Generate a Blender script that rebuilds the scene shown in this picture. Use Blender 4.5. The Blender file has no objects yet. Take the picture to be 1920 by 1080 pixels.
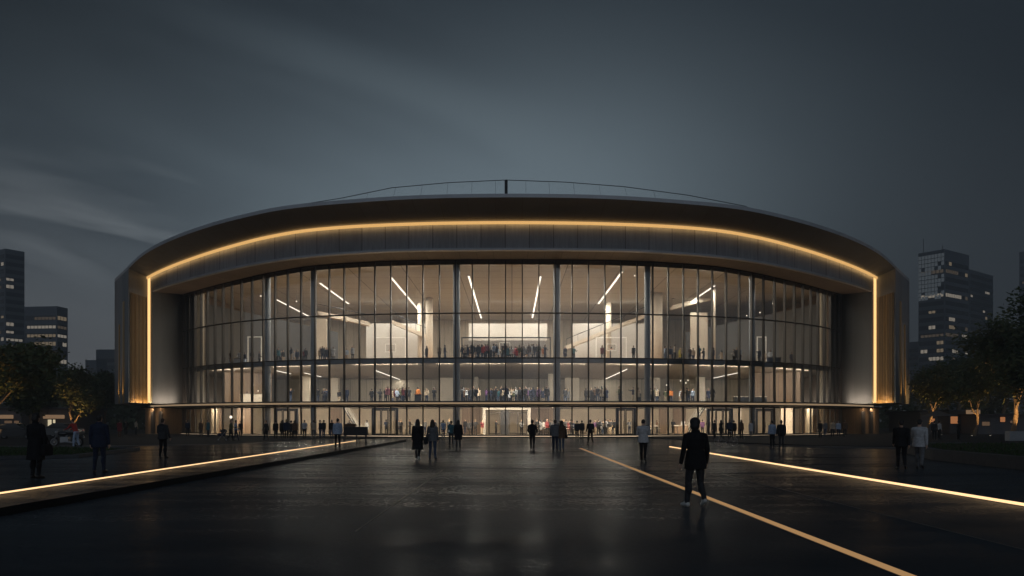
import bpy, bmesh, math, random
import numpy as np
from mathutils import Vector, Matrix
random.seed(7)
R = math.radians
SC = bpy.context.scene
COL = SC.collection
F = 1493.33            # focal length in photo pixels (28 mm on a 36 mm sensor)
EYE = 1.65             # eye height of the photographer
CX, HY = 960.0, 790.0  # vanishing point of the plaza lines / horizon row

# ------------------------------------------------------------------ camera
cam = bpy.data.cameras.new('camera'); co = bpy.data.objects.new('camera', cam); COL.objects.link(co)
cam.lens = 28.0; cam.sensor_width = 36.0; cam.shift_y = (HY - 540.0) / 1920.0
cam.clip_start = 0.1; cam.clip_end = 6000
co.location = (0, 0, EYE); co.rotation_euler = (R(90), 0, 0)
SC.camera = co
SC.view_settings.view_transform = 'Standard'
SC.view_settings.look = 'None'
SC.view_settings.exposure = 0.0
SC.view_settings.gamma = 1.0
SC.view_settings.use_curve_mapping = False
SC.cycles.use_denoising = True
SC.cycles.max_bounces = 8
SC.cycles.diffuse_bounces = 4
SC.cycles.glossy_bounces = 3
SC.cycles.transparent_max_bounces = 16
SC.cycles.sample_clamp_indirect = 4.0
SC.cycles.caustics_reflective = False
SC.cycles.caustics_refractive = False

# ------------------------------------------------------------------ materials
class NT:
    def __init__(s, tree): s.t = tree; tree.nodes.clear()
    def n(s, typ, **kw):
        nd = s.t.nodes.new(typ)
        for k, v in kw.items():
            if k.startswith('i_'):
                key = k[2:].replace('_', ' ')
                nd.inputs[int(key) if key.isdigit() else key].default_value = v
            else: setattr(nd, k, v)
        return nd
    def l(s, a, b): s.t.links.new(a, b)
    def math(s, op, a, b=None, clamp=False):
        nd = s.n('ShaderNodeMath', operation=op, use_clamp=clamp)
        for i, v in enumerate((a, b)):
            if v is None: continue
            if isinstance(v, (int, float)): nd.inputs[i].default_value = v
            else: s.l(v, nd.inputs[i])
        return nd.outputs[0]
    def ramp(s, fac, stops):
        nd = s.n('ShaderNodeValToRGB'); cr = nd.color_ramp
        while len(cr.elements) < len(stops): cr.elements.new(0.5)
        for e, (p, c) in zip(cr.elements, stops):
            e.position = p; e.color = (*c, 1) if len(c) == 3 else c
        s.l(fac, nd.inputs[0]); return nd.outputs[0]
    def mix(s, fac, a, b, blend='MIX'):
        nd = s.n('ShaderNodeMix', data_type='RGBA', blend_type=blend)
        for sock, v in ((nd.inputs[0], fac), (nd.inputs[6], a), (nd.inputs[7], b)):
            if isinstance(v, (int, float)): sock.default_value = v
            elif isinstance(v, tuple): sock.default_value = (*v, 1)
            else: s.l(v, sock)
        return nd.outputs[2]

def newmat(name):
    m = bpy.data.materials.new(name); m.use_nodes = True
    return m, NT(m.node_tree)

def principled(name, col, rough=0.6, metal=0.0, spec=0.5, nscale=0, namt=0.25, bump=0.0, bscale=None, stretch=(1, 1, 1), emit=None, estr=0.0, coat=0.0):
    m, t = newmat(name)
    out = t.n('ShaderNodeOutputMaterial'); p = t.n('ShaderNodeBsdfPrincipled')
    t.l(p.outputs[0], out.inputs[0])
    p.inputs['Base Color'].default_value = (*col, 1); p.inputs['Roughness'].default_value = rough
    p.inputs['Metallic'].default_value = metal; p.inputs['Specular IOR Level'].default_value = spec
    p.inputs['Coat Weight'].default_value = coat
    if emit: p.inputs['Emission Color'].default_value = (*emit, 1); p.inputs['Emission Strength'].default_value = estr
    if nscale or bump:
        tc = t.n('ShaderNodeTexCoord'); mp = t.n('ShaderNodeMapping'); mp.inputs['Scale'].default_value = stretch
        t.l(tc.outputs['Object'], mp.inputs[0])
    if nscale:
        nz = t.n('ShaderNodeTexNoise', i_Scale=nscale, i_Detail=6.0, i_Roughness=0.6); t.l(mp.outputs[0], nz.inputs['Vector'])
        lo = tuple(c * (1 - namt) for c in col); hi = tuple(min(1, c * (1 + namt)) for c in col)
        c = t.ramp(nz.outputs[0], [(0.3, lo), (0.7, hi)]); t.l(c, p.inputs['Base Color'])
        r = t.math('ADD', t.math('MULTIPLY', nz.outputs[0], 0.2), rough - 0.1, True); t.l(r, p.inputs['Roughness'])
    if bump:
        nb = t.n('ShaderNodeTexNoise', i_Scale=bscale or nscale or 10, i_Detail=4.0); t.l(mp.outputs[0], nb.inputs['Vector'])
        b = t.n('ShaderNodeBump', i_Strength=bump, i_Distance=0.02); t.l(nb.outputs[0], b.inputs['Height']); t.l(b.outputs[0], p.inputs['Normal'])
    return m

def emission(name, col, strength):
    m, t = newmat(name)
    out = t.n('ShaderNodeOutputMaterial'); e = t.n('ShaderNodeEmission', i_Strength=strength)
    e.inputs[0].default_value = (*col, 1); t.l(e.outputs[0], out.inputs[0])
    return m

def panel_mat(name, col, pitch, rough=0.55, metal=0.0, line=0.012, rib=0.0, rows=0.0, namt=0.18, grain=(1, 1, 1), spec=0.5):
    """Cladding with joints read from the UVs (metres along / metres up)."""
    m, t = newmat(name)
    out = t.n('ShaderNodeOutputMaterial'); p = t.n('ShaderNodeBsdfPrincipled', i_Roughness=rough, i_Metallic=metal); t.l(p.outputs[0], out.inputs[0])
    p.inputs['Specular IOR Level'].default_value = spec
    uv = t.n('ShaderNodeTexCoord'); sx = t.n('ShaderNodeSeparateXYZ'); t.l(uv.outputs['UV'], sx.inputs[0])
    def joint(c, ptc, wd):
        a = t.math('FRACT', t.math('DIVIDE', c, ptc)); a = t.math('ABSOLUTE', t.math('SUBTRACT', a, 0.5))
        return t.math('GREATER_THAN', a, 0.5 - wd / ptc)
    mp = t.n('ShaderNodeMapping'); mp.inputs['Scale'].default_value = grain; t.l(uv.outputs['Object'], mp.inputs[0])
    nz = t.n('ShaderNodeTexNoise', i_Scale=0.8, i_Detail=8.0, i_Roughness=0.65); t.l(mp.outputs[0], nz.inputs['Vector'])
    base = t.ramp(nz.outputs[0], [(0.3, tuple(c * (1 - namt) for c in col)), (0.7, tuple(c * (1 + namt) for c in col))])
    # every panel its own slight tone
    wn = t.n('ShaderNodeTexWhiteNoise', noise_dimensions='1D'); t.l(t.math('FLOOR', t.math('ADD', t.math('DIVIDE', sx.outputs[0], pitch), 0.0)), wn.inputs['W'])
    base = t.mix(1.0, base, t.ramp(wn.outputs['Value'], [(0, (0.86, 0.86, 0.86)), (1, (1.1, 1.1, 1.1))]), 'MULTIPLY')
    j = joint(sx.outputs[0], pitch, line)
    if rows: j = t.math('MAXIMUM', j, joint(sx.outputs[1], rows, line))
    c = t.mix(j, base, tuple(x * 0.25 for x in col)); t.l(c, p.inputs['Base Color'])
    h = t.math('MULTIPLY', j, -1.0)
    if rib:
        s = t.math('SINE', t.math('MULTIPLY', sx.outputs[0], 2 * math.pi / rib)); h = t.math('ADD', h, s)
    h = t.math('ADD', h, t.math('MULTIPLY', nz.outputs[0], 0.15))
    b = t.n('ShaderNodeBump', i_Strength=0.6, i_Distance=0.02 if not rib else 0.05); t.l(h, b.inputs['Height']); t.l(b.outputs[0], p.inputs['Normal'])
    return m

def glass_mat(name, tint=(0.9, 0.92, 0.93), ior=1.45, rough=0.0, refl=1.0):
    m, t = newmat(name)
    out = t.n('ShaderNodeOutputMaterial'); mx = t.n('ShaderNodeMixShader')
    tr = t.n('ShaderNodeBsdfTransparent'); tr.inputs[0].default_value = (*tint, 1)
    gl = t.n('ShaderNodeBsdfGlossy', i_Roughness=rough); gl.inputs[0].default_value = (1, 1, 1, 1)
    fr = t.n('ShaderNodeFresnel', i_IOR=ior)
    f = t.math('MULTIPLY', fr.outputs[0], 2.6 * refl, True)
    t.l(f, mx.inputs[0]); t.l(tr.outputs[0], mx.inputs[1]); t.l(gl.outputs[0], mx.inputs[2]); t.l(mx.outputs[0], out.inputs[0])
    return m

# ------------------------------------------------------------------ mesh helper
class MB:
    def __init__(s): s.v = []; s.f = []; s.mi = []; s.uv = []; s.cur = 0
    def face(s, pts, uv=None):
        i = len(s.v); s.v += [tuple(p) for p in pts]; s.f.append(tuple(range(i, i + len(pts)))); s.mi.append(s.cur)
        s.uv.append(uv if uv else [(0, 0)] * len(pts))
    def box(s, x0, x1, y0, y1, z0, z1, M=None):
        c = [Vector((x, y, z)) for z in (z0, z1) for y in (y0, y1) for x in (x0, x1)]
        if M is not None: c = [M @ p for p in c]
        i = len(s.v); s.v += [tuple(p) for p in c]
        dx, dy, dz = abs(x1 - x0), abs(y1 - y0), abs(z1 - z0)
        for q, (a, b) in (((0, 2, 3, 1), (dy, dx)), ((4, 5, 7, 6), (dx, dy)), ((0, 1, 5, 4), (dx, dz)), ((1, 3, 7, 5), (dy, dz)), ((3, 2, 6, 7), (dx, dz)), ((2, 0, 4, 6), (dy, dz))):
            s.f.append(tuple(i + k for k in q)); s.mi.append(s.cur); s.uv.append([(0, 0), (a, 0), (a, b), (0, b)])
    def tube(s, pts, rads, n=8, cap=True):
        pts = [Vector(p) for p in pts]
        if isinstance(rads, (int, float)): rads = [rads] * len(pts)
        i0 = len(s.v); up = None
        for k, p in enumerate(pts):
            d = (pts[min(k + 1, len(pts) - 1)] - pts[max(k - 1, 0)]).normalized()
            if up is None: up = d.orthogonal().normalized()
            up = (up - d * up.dot(d)); up = up.normalized() if up.length > 1e-6 else d.orthogonal().normalized()
            w = d.cross(up)
            for a in range(n):
                t = 2 * math.pi * a / n
                s.v.append(tuple(p + (up * math.cos(t) + w * math.sin(t)) * rads[k]))
        for k in range(len(pts) - 1):
            for a in range(n):
                b = (a + 1) % n
                s.f.append((i0 + k * n + a, i0 + k * n + b, i0 + (k + 1) * n + b, i0 + (k + 1) * n + a)); s.mi.append(s.cur); s.uv.append([(0, 0)] * 4)
        if cap:
            s.f.append(tuple(i0 + a for a in reversed(range(n)))); s.mi.append(s.cur); s.uv.append([(0, 0)] * n)
            e = i0 + (len(pts) - 1) * n
            s.f.append(tuple(e + a for a in range(n))); s.mi.append(s.cur); s.uv.append([(0, 0)] * n)
    def ring(s, c, axis, r, tr, n=24, m=6):
        axis = Vector(axis).normalized(); u = axis.orthogonal().normalized(); w = axis.cross(u); c = Vector(c); i0 = len(s.v)
        for k in range(n):
            t = 2 * math.pi * k / n; d = u * math.cos(t) + w * math.sin(t)
            for a in range(m):
                q = 2 * math.pi * a / m; s.v.append(tuple(c + d * (r + tr * math.cos(q)) + axis * tr * math.sin(q)))
        for k in range(n):
            for a in range(m):
                k2, a2 = (k + 1) % n, (a + 1) % m
                s.f.append((i0 + k * m + a, i0 + k2 * m + a, i0 + k2 * m + a2, i0 + k * m + a2)); s.mi.append(s.cur); s.uv.append([(0, 0)] * 4)
    def ball(s, c, r, n=10, m=6):
        c = Vector(c); r = r if hasattr(r, '__len__') else (r, r, r); i0 = len(s.v)
        s.v.append((c.x, c.y, c.z + r[2]))
        for j in range(1, m):
            ph = math.pi * j / m
            for k in range(n):
                th = 2 * math.pi * k / n
                s.v.append((c.x + r[0] * math.sin(ph) * math.cos(th), c.y + r[1] * math.sin(ph) * math.sin(th), c.z + r[2] * math.cos(ph)))
        s.v.append((c.x, c.y, c.z - r[2])); e = len(s.v) - 1
        def add(f): s.f.append(f); s.mi.append(s.cur); s.uv.append([(0, 0)] * len(f))
        for k in range(n): add((i0, i0 + 1 + k, i0 + 1 + (k + 1) % n))
        for j in range(m - 2):
            for k in range(n):
                a = i0 + 1 + j * n + k; b = i0 + 1 + j * n + (k + 1) % n
                add((a, a + n, b + n, b))
        for k in range(n):
            a = i0 + 1 + (m - 2) * n
            add((a + k, e, a + (k + 1) % n))
    def strip(s, A, B, u=None, v0=None, v1=None):
        """quad strip between two polylines, uv in metres along A"""
        d = 0.0; U = [0.0]
        for k in range(1, len(A)): d += (Vector(A[k]) - Vector(A[k - 1])).length; U.append(d)
        if u: U = u
        i = len(s.v)
        for a, b in zip(A, B): s.v += [tuple(a), tuple(b)]
        for k in range(len(A) - 1):
            h0 = (Vector(A[k]) - Vector(B[k])).length; h1 = (Vector(A[k + 1]) - Vector(B[k + 1])).length
            s.f.append((i + 2 * k, i + 2 * k + 1, i + 2 * k + 3, i + 2 * k + 2)); s.mi.append(s.cur)
            s.uv.append([(U[k], 0), (U[k], h0), (U[k + 1], h1), (U[k + 1], 0)])
    def build(s, name, mats, parent=None, smooth=False, loc=None):
        me = bpy.data.meshes.new(name)
        v = s.v
        me.from_pydata(v, [], s.f)
        ul = me.uv_layers.new(name='UVMap')
        flat = [c for f in s.uv for p in f for c in p]
        ul.data.foreach_set('uv', flat)
        me.polygons.foreach_set('material_index', s.mi)
        if smooth: me.polygons.foreach_set('use_smooth', [True] * len(s.f))
        for m in (mats if isinstance(mats, (list, tuple)) else [mats]): me.materials.append(m)
        me.update()
        ob = bpy.data.objects.new(name, me); COL.objects.link(ob)
        if parent is not None: ob.parent = parent
        if loc is not None: ob.location = loc
        return ob

def tag(o, label=None, cat=None, group=None, kind=None):
    if label: o['label'] = label
    if cat: o['category'] = cat
    if group: o['group'] = group
    if kind: o['kind'] = kind
    return o
def empty(name, loc=(0, 0, 0), rz=0.0, label=None, cat=None, group=None):
    o = bpy.data.objects.new(name, None); COL.objects.link(o); o.location = loc; o.rotation_euler = (0, 0, rz); o.empty_display_size = 0.2
    return tag(o, label, cat, group)
def copy_tree(o, parent=None):
    c = o.copy(); COL.objects.link(c); c.parent = parent
    for ch in list(o.children): copy_tree(ch, c)
    return c
def px_ground(px, py, z=0.0):
    Y = (EYE - z) * F / (py - HY); return ((px - CX) / F * Y, Y)
def pz(py, Y): return EYE + (HY - py) / F * Y
def pxX(px, Y): return (px - CX) / F * Y
# ------------------------------------------------------------------ palette
M = {}
M['concrete'] = principled('concrete', (0.22, 0.225, 0.23), 0.7, nscale=1.2, namt=0.22, bump=0.25, bscale=25, stretch=(1, 1, 0.25))
M['edge'] = principled('edge_metal', (0.42, 0.44, 0.47), 0.42, metal=0.3, nscale=0.6, namt=0.12)
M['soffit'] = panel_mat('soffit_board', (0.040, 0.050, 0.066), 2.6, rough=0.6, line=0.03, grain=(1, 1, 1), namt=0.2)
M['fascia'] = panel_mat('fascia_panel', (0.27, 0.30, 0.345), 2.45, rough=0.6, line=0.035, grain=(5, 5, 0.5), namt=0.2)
M['inner_soffit'] = panel_mat('inner_soffit_board', (0.15, 0.115, 0.09), 1.77, rough=0.6, line=0.02, grain=(0.7, 0.7, 1))
M['jamb'] = panel_mat('jamb_concrete', (0.085, 0.087, 0.09), 2.4, rough=0.65, line=0.0, grain=(4, 4, 1.0), namt=0.14)
M['gold'] = panel_mat('ribbed_bronze', (0.34, 0.22, 0.10), 0.30, rough=0.42, metal=0.35, line=0.05, rib=0.30, namt=0.12)
M['gold_fin'] = principled('bronze_fin', (0.42, 0.28, 0.13), 0.4, metal=0.4)
M['outer'] = panel_mat('outer_cladding', (0.20, 0.21, 0.225), 2.2, rough=0.55, line=0.02, grain=(3, 3, 0.6))
M['roof'] = principled('roof_membrane', (0.16, 0.17, 0.18), 0.7, nscale=0.4)
M['mullion'] = principled('mullion_metal', (0.055, 0.048, 0.043), 0.4, metal=0.5)
M['dark'] = principled('dark_metal', (0.035, 0.036, 0.04), 0.45, metal=0.3)
M['spandrel'] = principled('spandrel_panel', (0.10, 0.11, 0.125), 0.35, nscale=2.0, namt=0.15)
M['glass'] = glass_mat('facade_glass', (0.86, 0.87, 0.88))
M['shopglass'] = glass_mat('shopfront_glass', (0.9, 0.89, 0.87))
M['column'] = principled('column_paint', (0.23, 0.25, 0.275), 0.5, nscale=1.0, namt=0.1)
M['wood'] = panel_mat('timber_lining', (0.34, 0.29, 0.22), 1.2, rough=0.6, line=0.02, grain=(6, 6, 0.6), namt=0.2)
M['wood_dark'] = panel_mat('dark_timber_lining', (0.20, 0.135, 0.09), 1.1, rough=0.55, line=0.025, grain=(6, 6, 0.6), namt=0.25)
M['wood_out'] = panel_mat('outdoor_timber', (0.17, 0.115, 0.07), 2.2, rough=0.6, line=0.02, grain=(6, 6, 0.6), namt=0.25)
M['ceil_wood'] = panel_mat('slatted_ceiling', (0.30, 0.24, 0.185), 50.0, rough=0.65, line=0.01, rows=0.45, grain=(0.25, 6, 1), namt=0.22)
M['ceil_hall'] = panel_mat('hall_ceiling', (0.40, 0.385, 0.37), 6.2, rough=0.7, line=0.05, rows=4.0, grain=(0.4, 5, 1), namt=0.12)
M['white'] = principled('white_plaster', (0.56, 0.535, 0.50), 0.7, nscale=0.8, namt=0.05)
M['cream'] = principled('cream_plaster', (0.62, 0.54, 0.44), 0.7, nscale=0.8, namt=0.08)
M['whitemetal'] = principled('white_paint', (0.8, 0.79, 0.76), 0.4)
M['grey_wall'] = principled('grey_wall', (0.10, 0.10, 0.10), 0.7, nscale=0.6, namt=0.15)
M['floor_in'] = principled('polished_floor', (0.42, 0.36, 0.29), 0.3, nscale=0.7, namt=0.1)
M['court'] = panel_mat('court_boards', (0.40, 0.26, 0.14), 0.4, rough=0.3, line=0.01)
M['led_amber'] = emission('amber_light', (1.0, 0.57, 0.20), 0.80)
M['led_down'] = emission('amber_backlight', (1.0, 0.56, 0.20), 3.0)
M['led_jamb'] = emission('warm_light', (1.0, 0.57, 0.22), 1.5)
M['led_ground'] = emission('ground_light', (1.0, 0.63, 0.32), 1.55)
M['led_inlay'] = emission('amber_inlay', (1.0, 0.57, 0.25), 0.36)
M['led_ledge'] = emission('ledge_glow', (1.0, 0.70, 0.42), 0.27)
M['led_base'] = emission('base_glow', (1.0, 0.76, 0.50), 0.8)
M['led_ceil'] = emission('ceiling_strip', (1.0, 0.88, 0.72), 2.4)
M['bulb'] = emission('small_bulb', (1.0, 0.85, 0.65), 1.6)

# ------------------------------------------------------------------ sky
w = bpy.data.worlds.new('World'); SC.world = w; w.use_nodes = True
t = NT(w.node_tree)
out = t.n('ShaderNodeOutputWorld'); bg = t.n('ShaderNodeBackground'); t.l(bg.outputs[0], out.inputs[0])
sky = t.n('ShaderNodeTexSky', sky_type='NISHITA', sun_disc=False, sun_elevation=R(1.0), sun_rotation=R(170), air_density=1.0, dust_density=0.5)
tc = t.n('ShaderNodeTexCoord'); nrm = t.n('ShaderNodeVectorMath', operation='NORMALIZE'); t.l(tc.outputs['Generated'], nrm.inputs[0])
sp = t.n('ShaderNodeSeparateXYZ'); t.l(nrm.outputs[0], sp.inputs[0])
el = t.math('MAXIMUM', sp.outputs[2], 0.0)
# thick dusk overcast: dim zenith, a paler break low in the north behind the arena
base = t.ramp(el, [(0.0, (0.049, 0.056, 0.066)), (0.13, (0.038, 0.046, 0.056)), (0.33, (0.018, 0.025, 0.033)), (0.5, (0.015, 0.022, 0.030)), (1.0, (0.020, 0.028, 0.037))])
xl = t.math('DIVIDE', t.math('MINIMUM', sp.outputs[0], 0.0), 0.44); xr = t.math('DIVIDE', t.math('MAXIMUM', sp.outputs[0], 0.0), 0.31)
ez = t.math('DIVIDE', t.math('SUBTRACT', el, 0.25), 0.155)
g2 = t.math('ADD', t.math('ADD', t.math('MULTIPLY', xl, xl), t.math('MULTIPLY', xr, xr)), t.math('MULTIPLY', ez, ez))
gl = t.math('MULTIPLY', t.math('POWER', 2.718, t.math('MULTIPLY', g2, -1.0)), t.math('GREATER_THAN', sp.outputs[1], 0.0))
base = t.mix(t.math('MULTIPLY', gl, 0.9), base, (0.168, 0.217, 0.252))
east = t.math('SUBTRACT', 1.0, t.math('MULTIPLY', t.math('MULTIPLY', t.math('SUBTRACT', sp.outputs[0], 0.15), 2.2, True), 0.35))
base = t.mix(1.0, base, t.ramp(east, [(0, (0, 0, 0)), (1, (1, 1, 1))]), 'MULTIPLY')
# the west holds a little of the last light near the horizon
wl = t.math('MULTIPLY', t.math('MULTIPLY', t.math('SUBTRACT', -0.15, sp.outputs[0]), 3.0, True), t.math('SUBTRACT', 1.0, t.math('MULTIPLY', el, 3.6), True))
base = t.mix(1.0, base, t.mix(wl, (0, 0, 0), (0.072, 0.070, 0.070)), 'ADD')
hw = t.math('SUBTRACT', 1.0, t.math('MULTIPLY', t.math('MULTIPLY', t.math('MULTIPLY', t.math('SUBTRACT', el, 0.26), 7.0, True), t.math('MULTIPLY', t.math('SUBTRACT', -0.22, sp.outputs[0]), 4.0, True)), 0.42))
base = t.mix(1.0, base, t.ramp(hw, [(0, (0, 0, 0)), (1, (1, 1, 1))]), 'MULTIPLY')
# long cloud bands drawn out along the wind: they drop gently from west to east
ay = t.math('ADD', t.math('ABSOLUTE', sp.outputs[1]), 0.05)
pp_ = t.math('DIVIDE', sp.outputs[0], ay); qq_ = t.math('DIVIDE', sp.outputs[2], ay)
vv_ = t.math('ADD', qq_, t.math('MULTIPLY', pp_, 0.24))
def bands(su, sv, loc, det, dist, ro=0.5):
    cb = t.n('ShaderNodeCombineXYZ'); t.l(t.math('MULTIPLY', pp_, su), cb.inputs[0]); t.l(t.math('MULTIPLY', vv_, sv), cb.inputs[1])
    ad = t.n('ShaderNodeVectorMath', operation='ADD'); t.l(cb.outputs[0], ad.inputs[0]); ad.inputs[1].default_value = loc
    n = t.n('ShaderNodeTexNoise', i_Scale=1.0, i_Detail=det, i_Roughness=ro, i_Distortion=dist); t.l(ad.outputs[0], n.inputs['Vector']); return n.outputs[0]
cl = t.ramp(bands(1.6, 5.0, (5.63, 0.59, 0), 4.0, 0.5, 0.45), [(0.33, (0.66, 0.67, 0.69)), (0.50, (1, 1, 1)), (0.66, (1.28, 1.26, 1.23))])
lf = t.math('MULTIPLY', t.math('SUBTRACT', 0.05, sp.outputs[0]), 3.0, True)     # the cloud sheet is torn in the west, smooth in the east
c1 = t.mix(t.math('ADD', t.math('MULTIPLY', lf, 0.85), 0.15), (1.0, 1.0, 1.0), cl)
c1 = t.mix(1.0, base, c1, 'MULTIPLY')
st = t.ramp(bands(1.9, 15.0, (0.12, 7.54, 0), 3.0, 0.6), [(0.50, (0, 0, 0)), (0.72, (1, 1, 1))])
lo = t.math('SUBTRACT', 1.0, t.math('MULTIPLY', t.math('ABSOLUTE', t.math('SUBTRACT', qq_, 0.225)), 9.0), True)
wf = t.math('MULTIPLY', t.math('SUBTRACT', -0.20, pp_), 4.0, True)
c2 = t.mix(t.math('MULTIPLY', t.math('MULTIPLY', st, lo), wf), (0, 0, 0), (0.13, 0.14, 0.145))
c1 = t.mix(1.0, c1, c2, 'ADD')
sk = t.mix(1.0, sky.outputs[0], (0.001, 0.001, 0.001), 'MULTIPLY')
c1 = t.mix(1.0, c1, sk, 'ADD')
south = t.math('MULTIPLY', t.math('MAXIMUM', t.math('MULTIPLY', sp.outputs[1], -1.0), 0.0), 3.2)  # extra glow added to the unseen sky behind the camera, lifting the fascia
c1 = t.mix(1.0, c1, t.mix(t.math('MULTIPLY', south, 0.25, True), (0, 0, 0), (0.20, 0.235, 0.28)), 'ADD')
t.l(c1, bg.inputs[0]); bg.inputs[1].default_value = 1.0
sun = bpy.data.lights.new('sun', 'SUN'); sun.energy = 0.03; sun.angle = R(20); sun.color = (1, 0.9, 0.8)
so = bpy.data.objects.new('sun', sun); COL.objects.link(so); so.rotation_euler = (R(85), 0, R(10)); so.location = (0, 0, 200)

# ------------------------------------------------------------------ ground
def wet_mat(name, col, rough, bump, film):
    """dark stone under a thin, patchy film of water"""
    m, t = newmat(name)
    out = t.n('ShaderNodeOutputMaterial'); mx = t.n('ShaderNodeMixShader'); df = t.n('ShaderNodeBsdfDiffuse'); gl = t.n('ShaderNodeBsdfGlossy')
    gs = t.n('ShaderNodeBsdfGlossy', i_Roughness=0.085); gm = t.n('ShaderNodeMixShader'); t.l(gl.outputs[0], gm.inputs[1]); t.l(gs.outputs[0], gm.inputs[2])
    t.l(df.outputs[0], mx.inputs[1]); t.l(gm.outputs[0], mx.inputs[2]); t.l(mx.outputs[0], out.inputs[0])
    tc = t.n('ShaderNodeTexCoord')
    def nz(sc, det, st=(1, 1, 1), ro=0.55):
        mp = t.n('ShaderNodeMapping'); mp.inputs['Scale'].default_value = st; t.l(tc.outputs['Object'], mp.inputs[0])
        n = t.n('ShaderNodeTexNoise', i_Scale=sc, i_Detail=det, i_Roughness=ro); t.l(mp.outputs[0], n.inputs['Vector']); return n.outputs[0]
    big = nz(0.20, 4.0, (0.6, 1, 1)); mid = nz(0.7, 6.0, (0.5, 1.2, 1)); fine = nz(11.0, 6.0, (0.8, 1.2, 1), 0.75)
    c = t.ramp(big, [(0.3, tuple(x * 0.75 for x in col)), (0.7, tuple(x * 1.3 for x in col))]); c = t.mix(t.math('MULTIPLY', fine, 0.7), c, tuple(x * 0.4 for x in col)); t.l(c, df.inputs[0])
    wet = t.ramp(t.math('ADD', t.math('MULTIPLY', big, 0.55), t.math('MULTIPLY', mid, 0.45)), [(0.36, (film * 0.45,) * 3), (0.62, (film * 1.25,) * 3)])
    grain = t.ramp(fine, [(0.36, (0.35,) * 3), (0.64, (1.75,) * 3)]); lanes = t.ramp(nz(0.9, 5.0, (0.22, 1.5, 1)), [(0.34, (0.82,) * 3), (0.64, (1.2,) * 3)])
    t.l(t.ramp(nz(0.35, 4.0, (0.6, 1.2, 1)), [(0.40, (0.06,) * 3), (0.64, (0.30,) * 3)]), gm.inputs[0])
    wet = t.math('MULTIPLY', t.math('MULTIPLY', wet, grain), lanes)
    fr = t.n('ShaderNodeFresnel', i_IOR=1.33); t.l(t.math('MULTIPLY', t.math('POWER', fr.outputs[0], 2.0), wet, True), mx.inputs[0])
    r = t.math('ADD', t.math('MULTIPLY', t.math('SUBTRACT', 0.5, mid), 0.22), rough); t.l(t.math('MAXIMUM', r, 0.10), gl.inputs['Roughness'])
    gl.inputs[0].default_value = (0.95, 0.98, 1, 1)
    h = t.math('ADD', t.math('MULTIPLY', mid, 0.22), t.math('MULTIPLY', fine, 0.8))
    b = t.n('ShaderNodeBump', i_Strength=bump, i_Distance=0.03); t.l(h, b.inputs['Height']); t.l(b.outputs[0], gl.inputs['Normal']); b2 = t.n('ShaderNodeBump', i_Strength=0.10, i_Distance=0.03); t.l(h, b2.inputs['Height']); t.l(b2.outputs[0], gs.inputs['Normal']); gs.inputs[0].default_value = (0.95, 0.98, 1, 1); t.l(b.outputs[0], df.inputs['Normal'])
    return m
M['plaza'] = wet_mat('wet_plaza', (0.062, 0.071, 0.082), 0.16, 0.5, 0.37)
M['plaza_up'] = wet_mat('wet_stone', (0.044, 0.050, 0.060), 0.14, 0.45, 0.44)
M['terrace'] = principled('dark_granite', (0.022, 0.024, 0.028), 0.85, spec=0.12, nscale=3, namt=0.25)
M['asphalt'] = principled('asphalt', (0.03, 0.031, 0.033), 0.9, spec=0.15, nscale=2, namt=0.3)
M['kerb'] = principled('kerb_stone', (0.075, 0.078, 0.085), 0.75, spec=0.2, nscale=3, namt=0.2)

M['riser'] = principled('riser_stone', (0.010, 0.011, 0.013), 0.8, spec=0.15)
def sheet(name, poly, z, mat, thick=None, side=None):
    mb = MB(); n = len(poly)
    mb.face([(x, y, z) for x, y in poly])
    if thick:
        mb.cur = 1 if side else 0
        for k in range(n):
            (x0, y0), (x1, y1) = poly[k], poly[(k + 1) % n]
            mb.face([(x0, y0, z), (x0, y0, z - thick), (x1, y1, z - thick), (x1, y1, z)])
    return tag(mb.build(name, [mat, side] if side else mat), kind='structure')
sheet('ground', [(-3000, -200), (3000, -200), (3000, 4000), (-3000, 4000)], -0.012, M['asphalt'])
sheet('plaza', [(-60, -6), (60, -6), (60, 79), (-60, 79)], -0.006, M['plaza'])
# raised walk along the left of the plaza
sheet('raised_walk', [(-8.95, -6), (-8.75, 66), (-15.8, 66), (-17.0, 59.5), (-19.5, 53), (-24, 50), (-34, 48.5), (-60, 49), (-60, -6)], 0.15, M['plaza_up'], 0.16, M['riser'])

# ------------------------------------------------------------------ arena geometry
def sag(X): return 0.00462 * X * X + 2.9e-6 * X ** 4
def Yg(X): return 85.0 + sag(X)
def Yf(X): return 80.5 + 0.77 * sag(X)
def Yh(X): return 74.0 + 0.85 * sag(X)
def Yl(X): return 82.0 + 0.78 * sag(X)
def pchip(xs, ys):
    xs = np.array(xs, float); ys = np.array(ys, float); h = np.diff(xs); d = np.diff(ys) / h
    m = np.zeros(len(xs)); m[0] = d[0]; m[-1] = d[-1]
    for i in range(1, len(xs) - 1):
        if d[i - 1] * d[i] > 0:
            w1, w2 = 2 * h[i] + h[i - 1], h[i] + 2 * h[i - 1]; m[i] = (w1 + w2) / (w1 / d[i - 1] + w2 / d[i])
    def f(x):
        x = abs(x); i = int(min(max(np.searchsorted(xs, x) - 1, 0), len(xs) - 2)); tt = (x - xs[i]) / h[i]
        return float(ys[i] * (1 + 2 * tt) * (1 - tt) ** 2 + h[i] * m[i] * tt * (1 - tt) ** 2 + ys[i + 1] * tt * tt * (3 - 2 * tt) + h[i] * m[i + 1] * tt * tt * (tt - 1))
    return f
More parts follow.
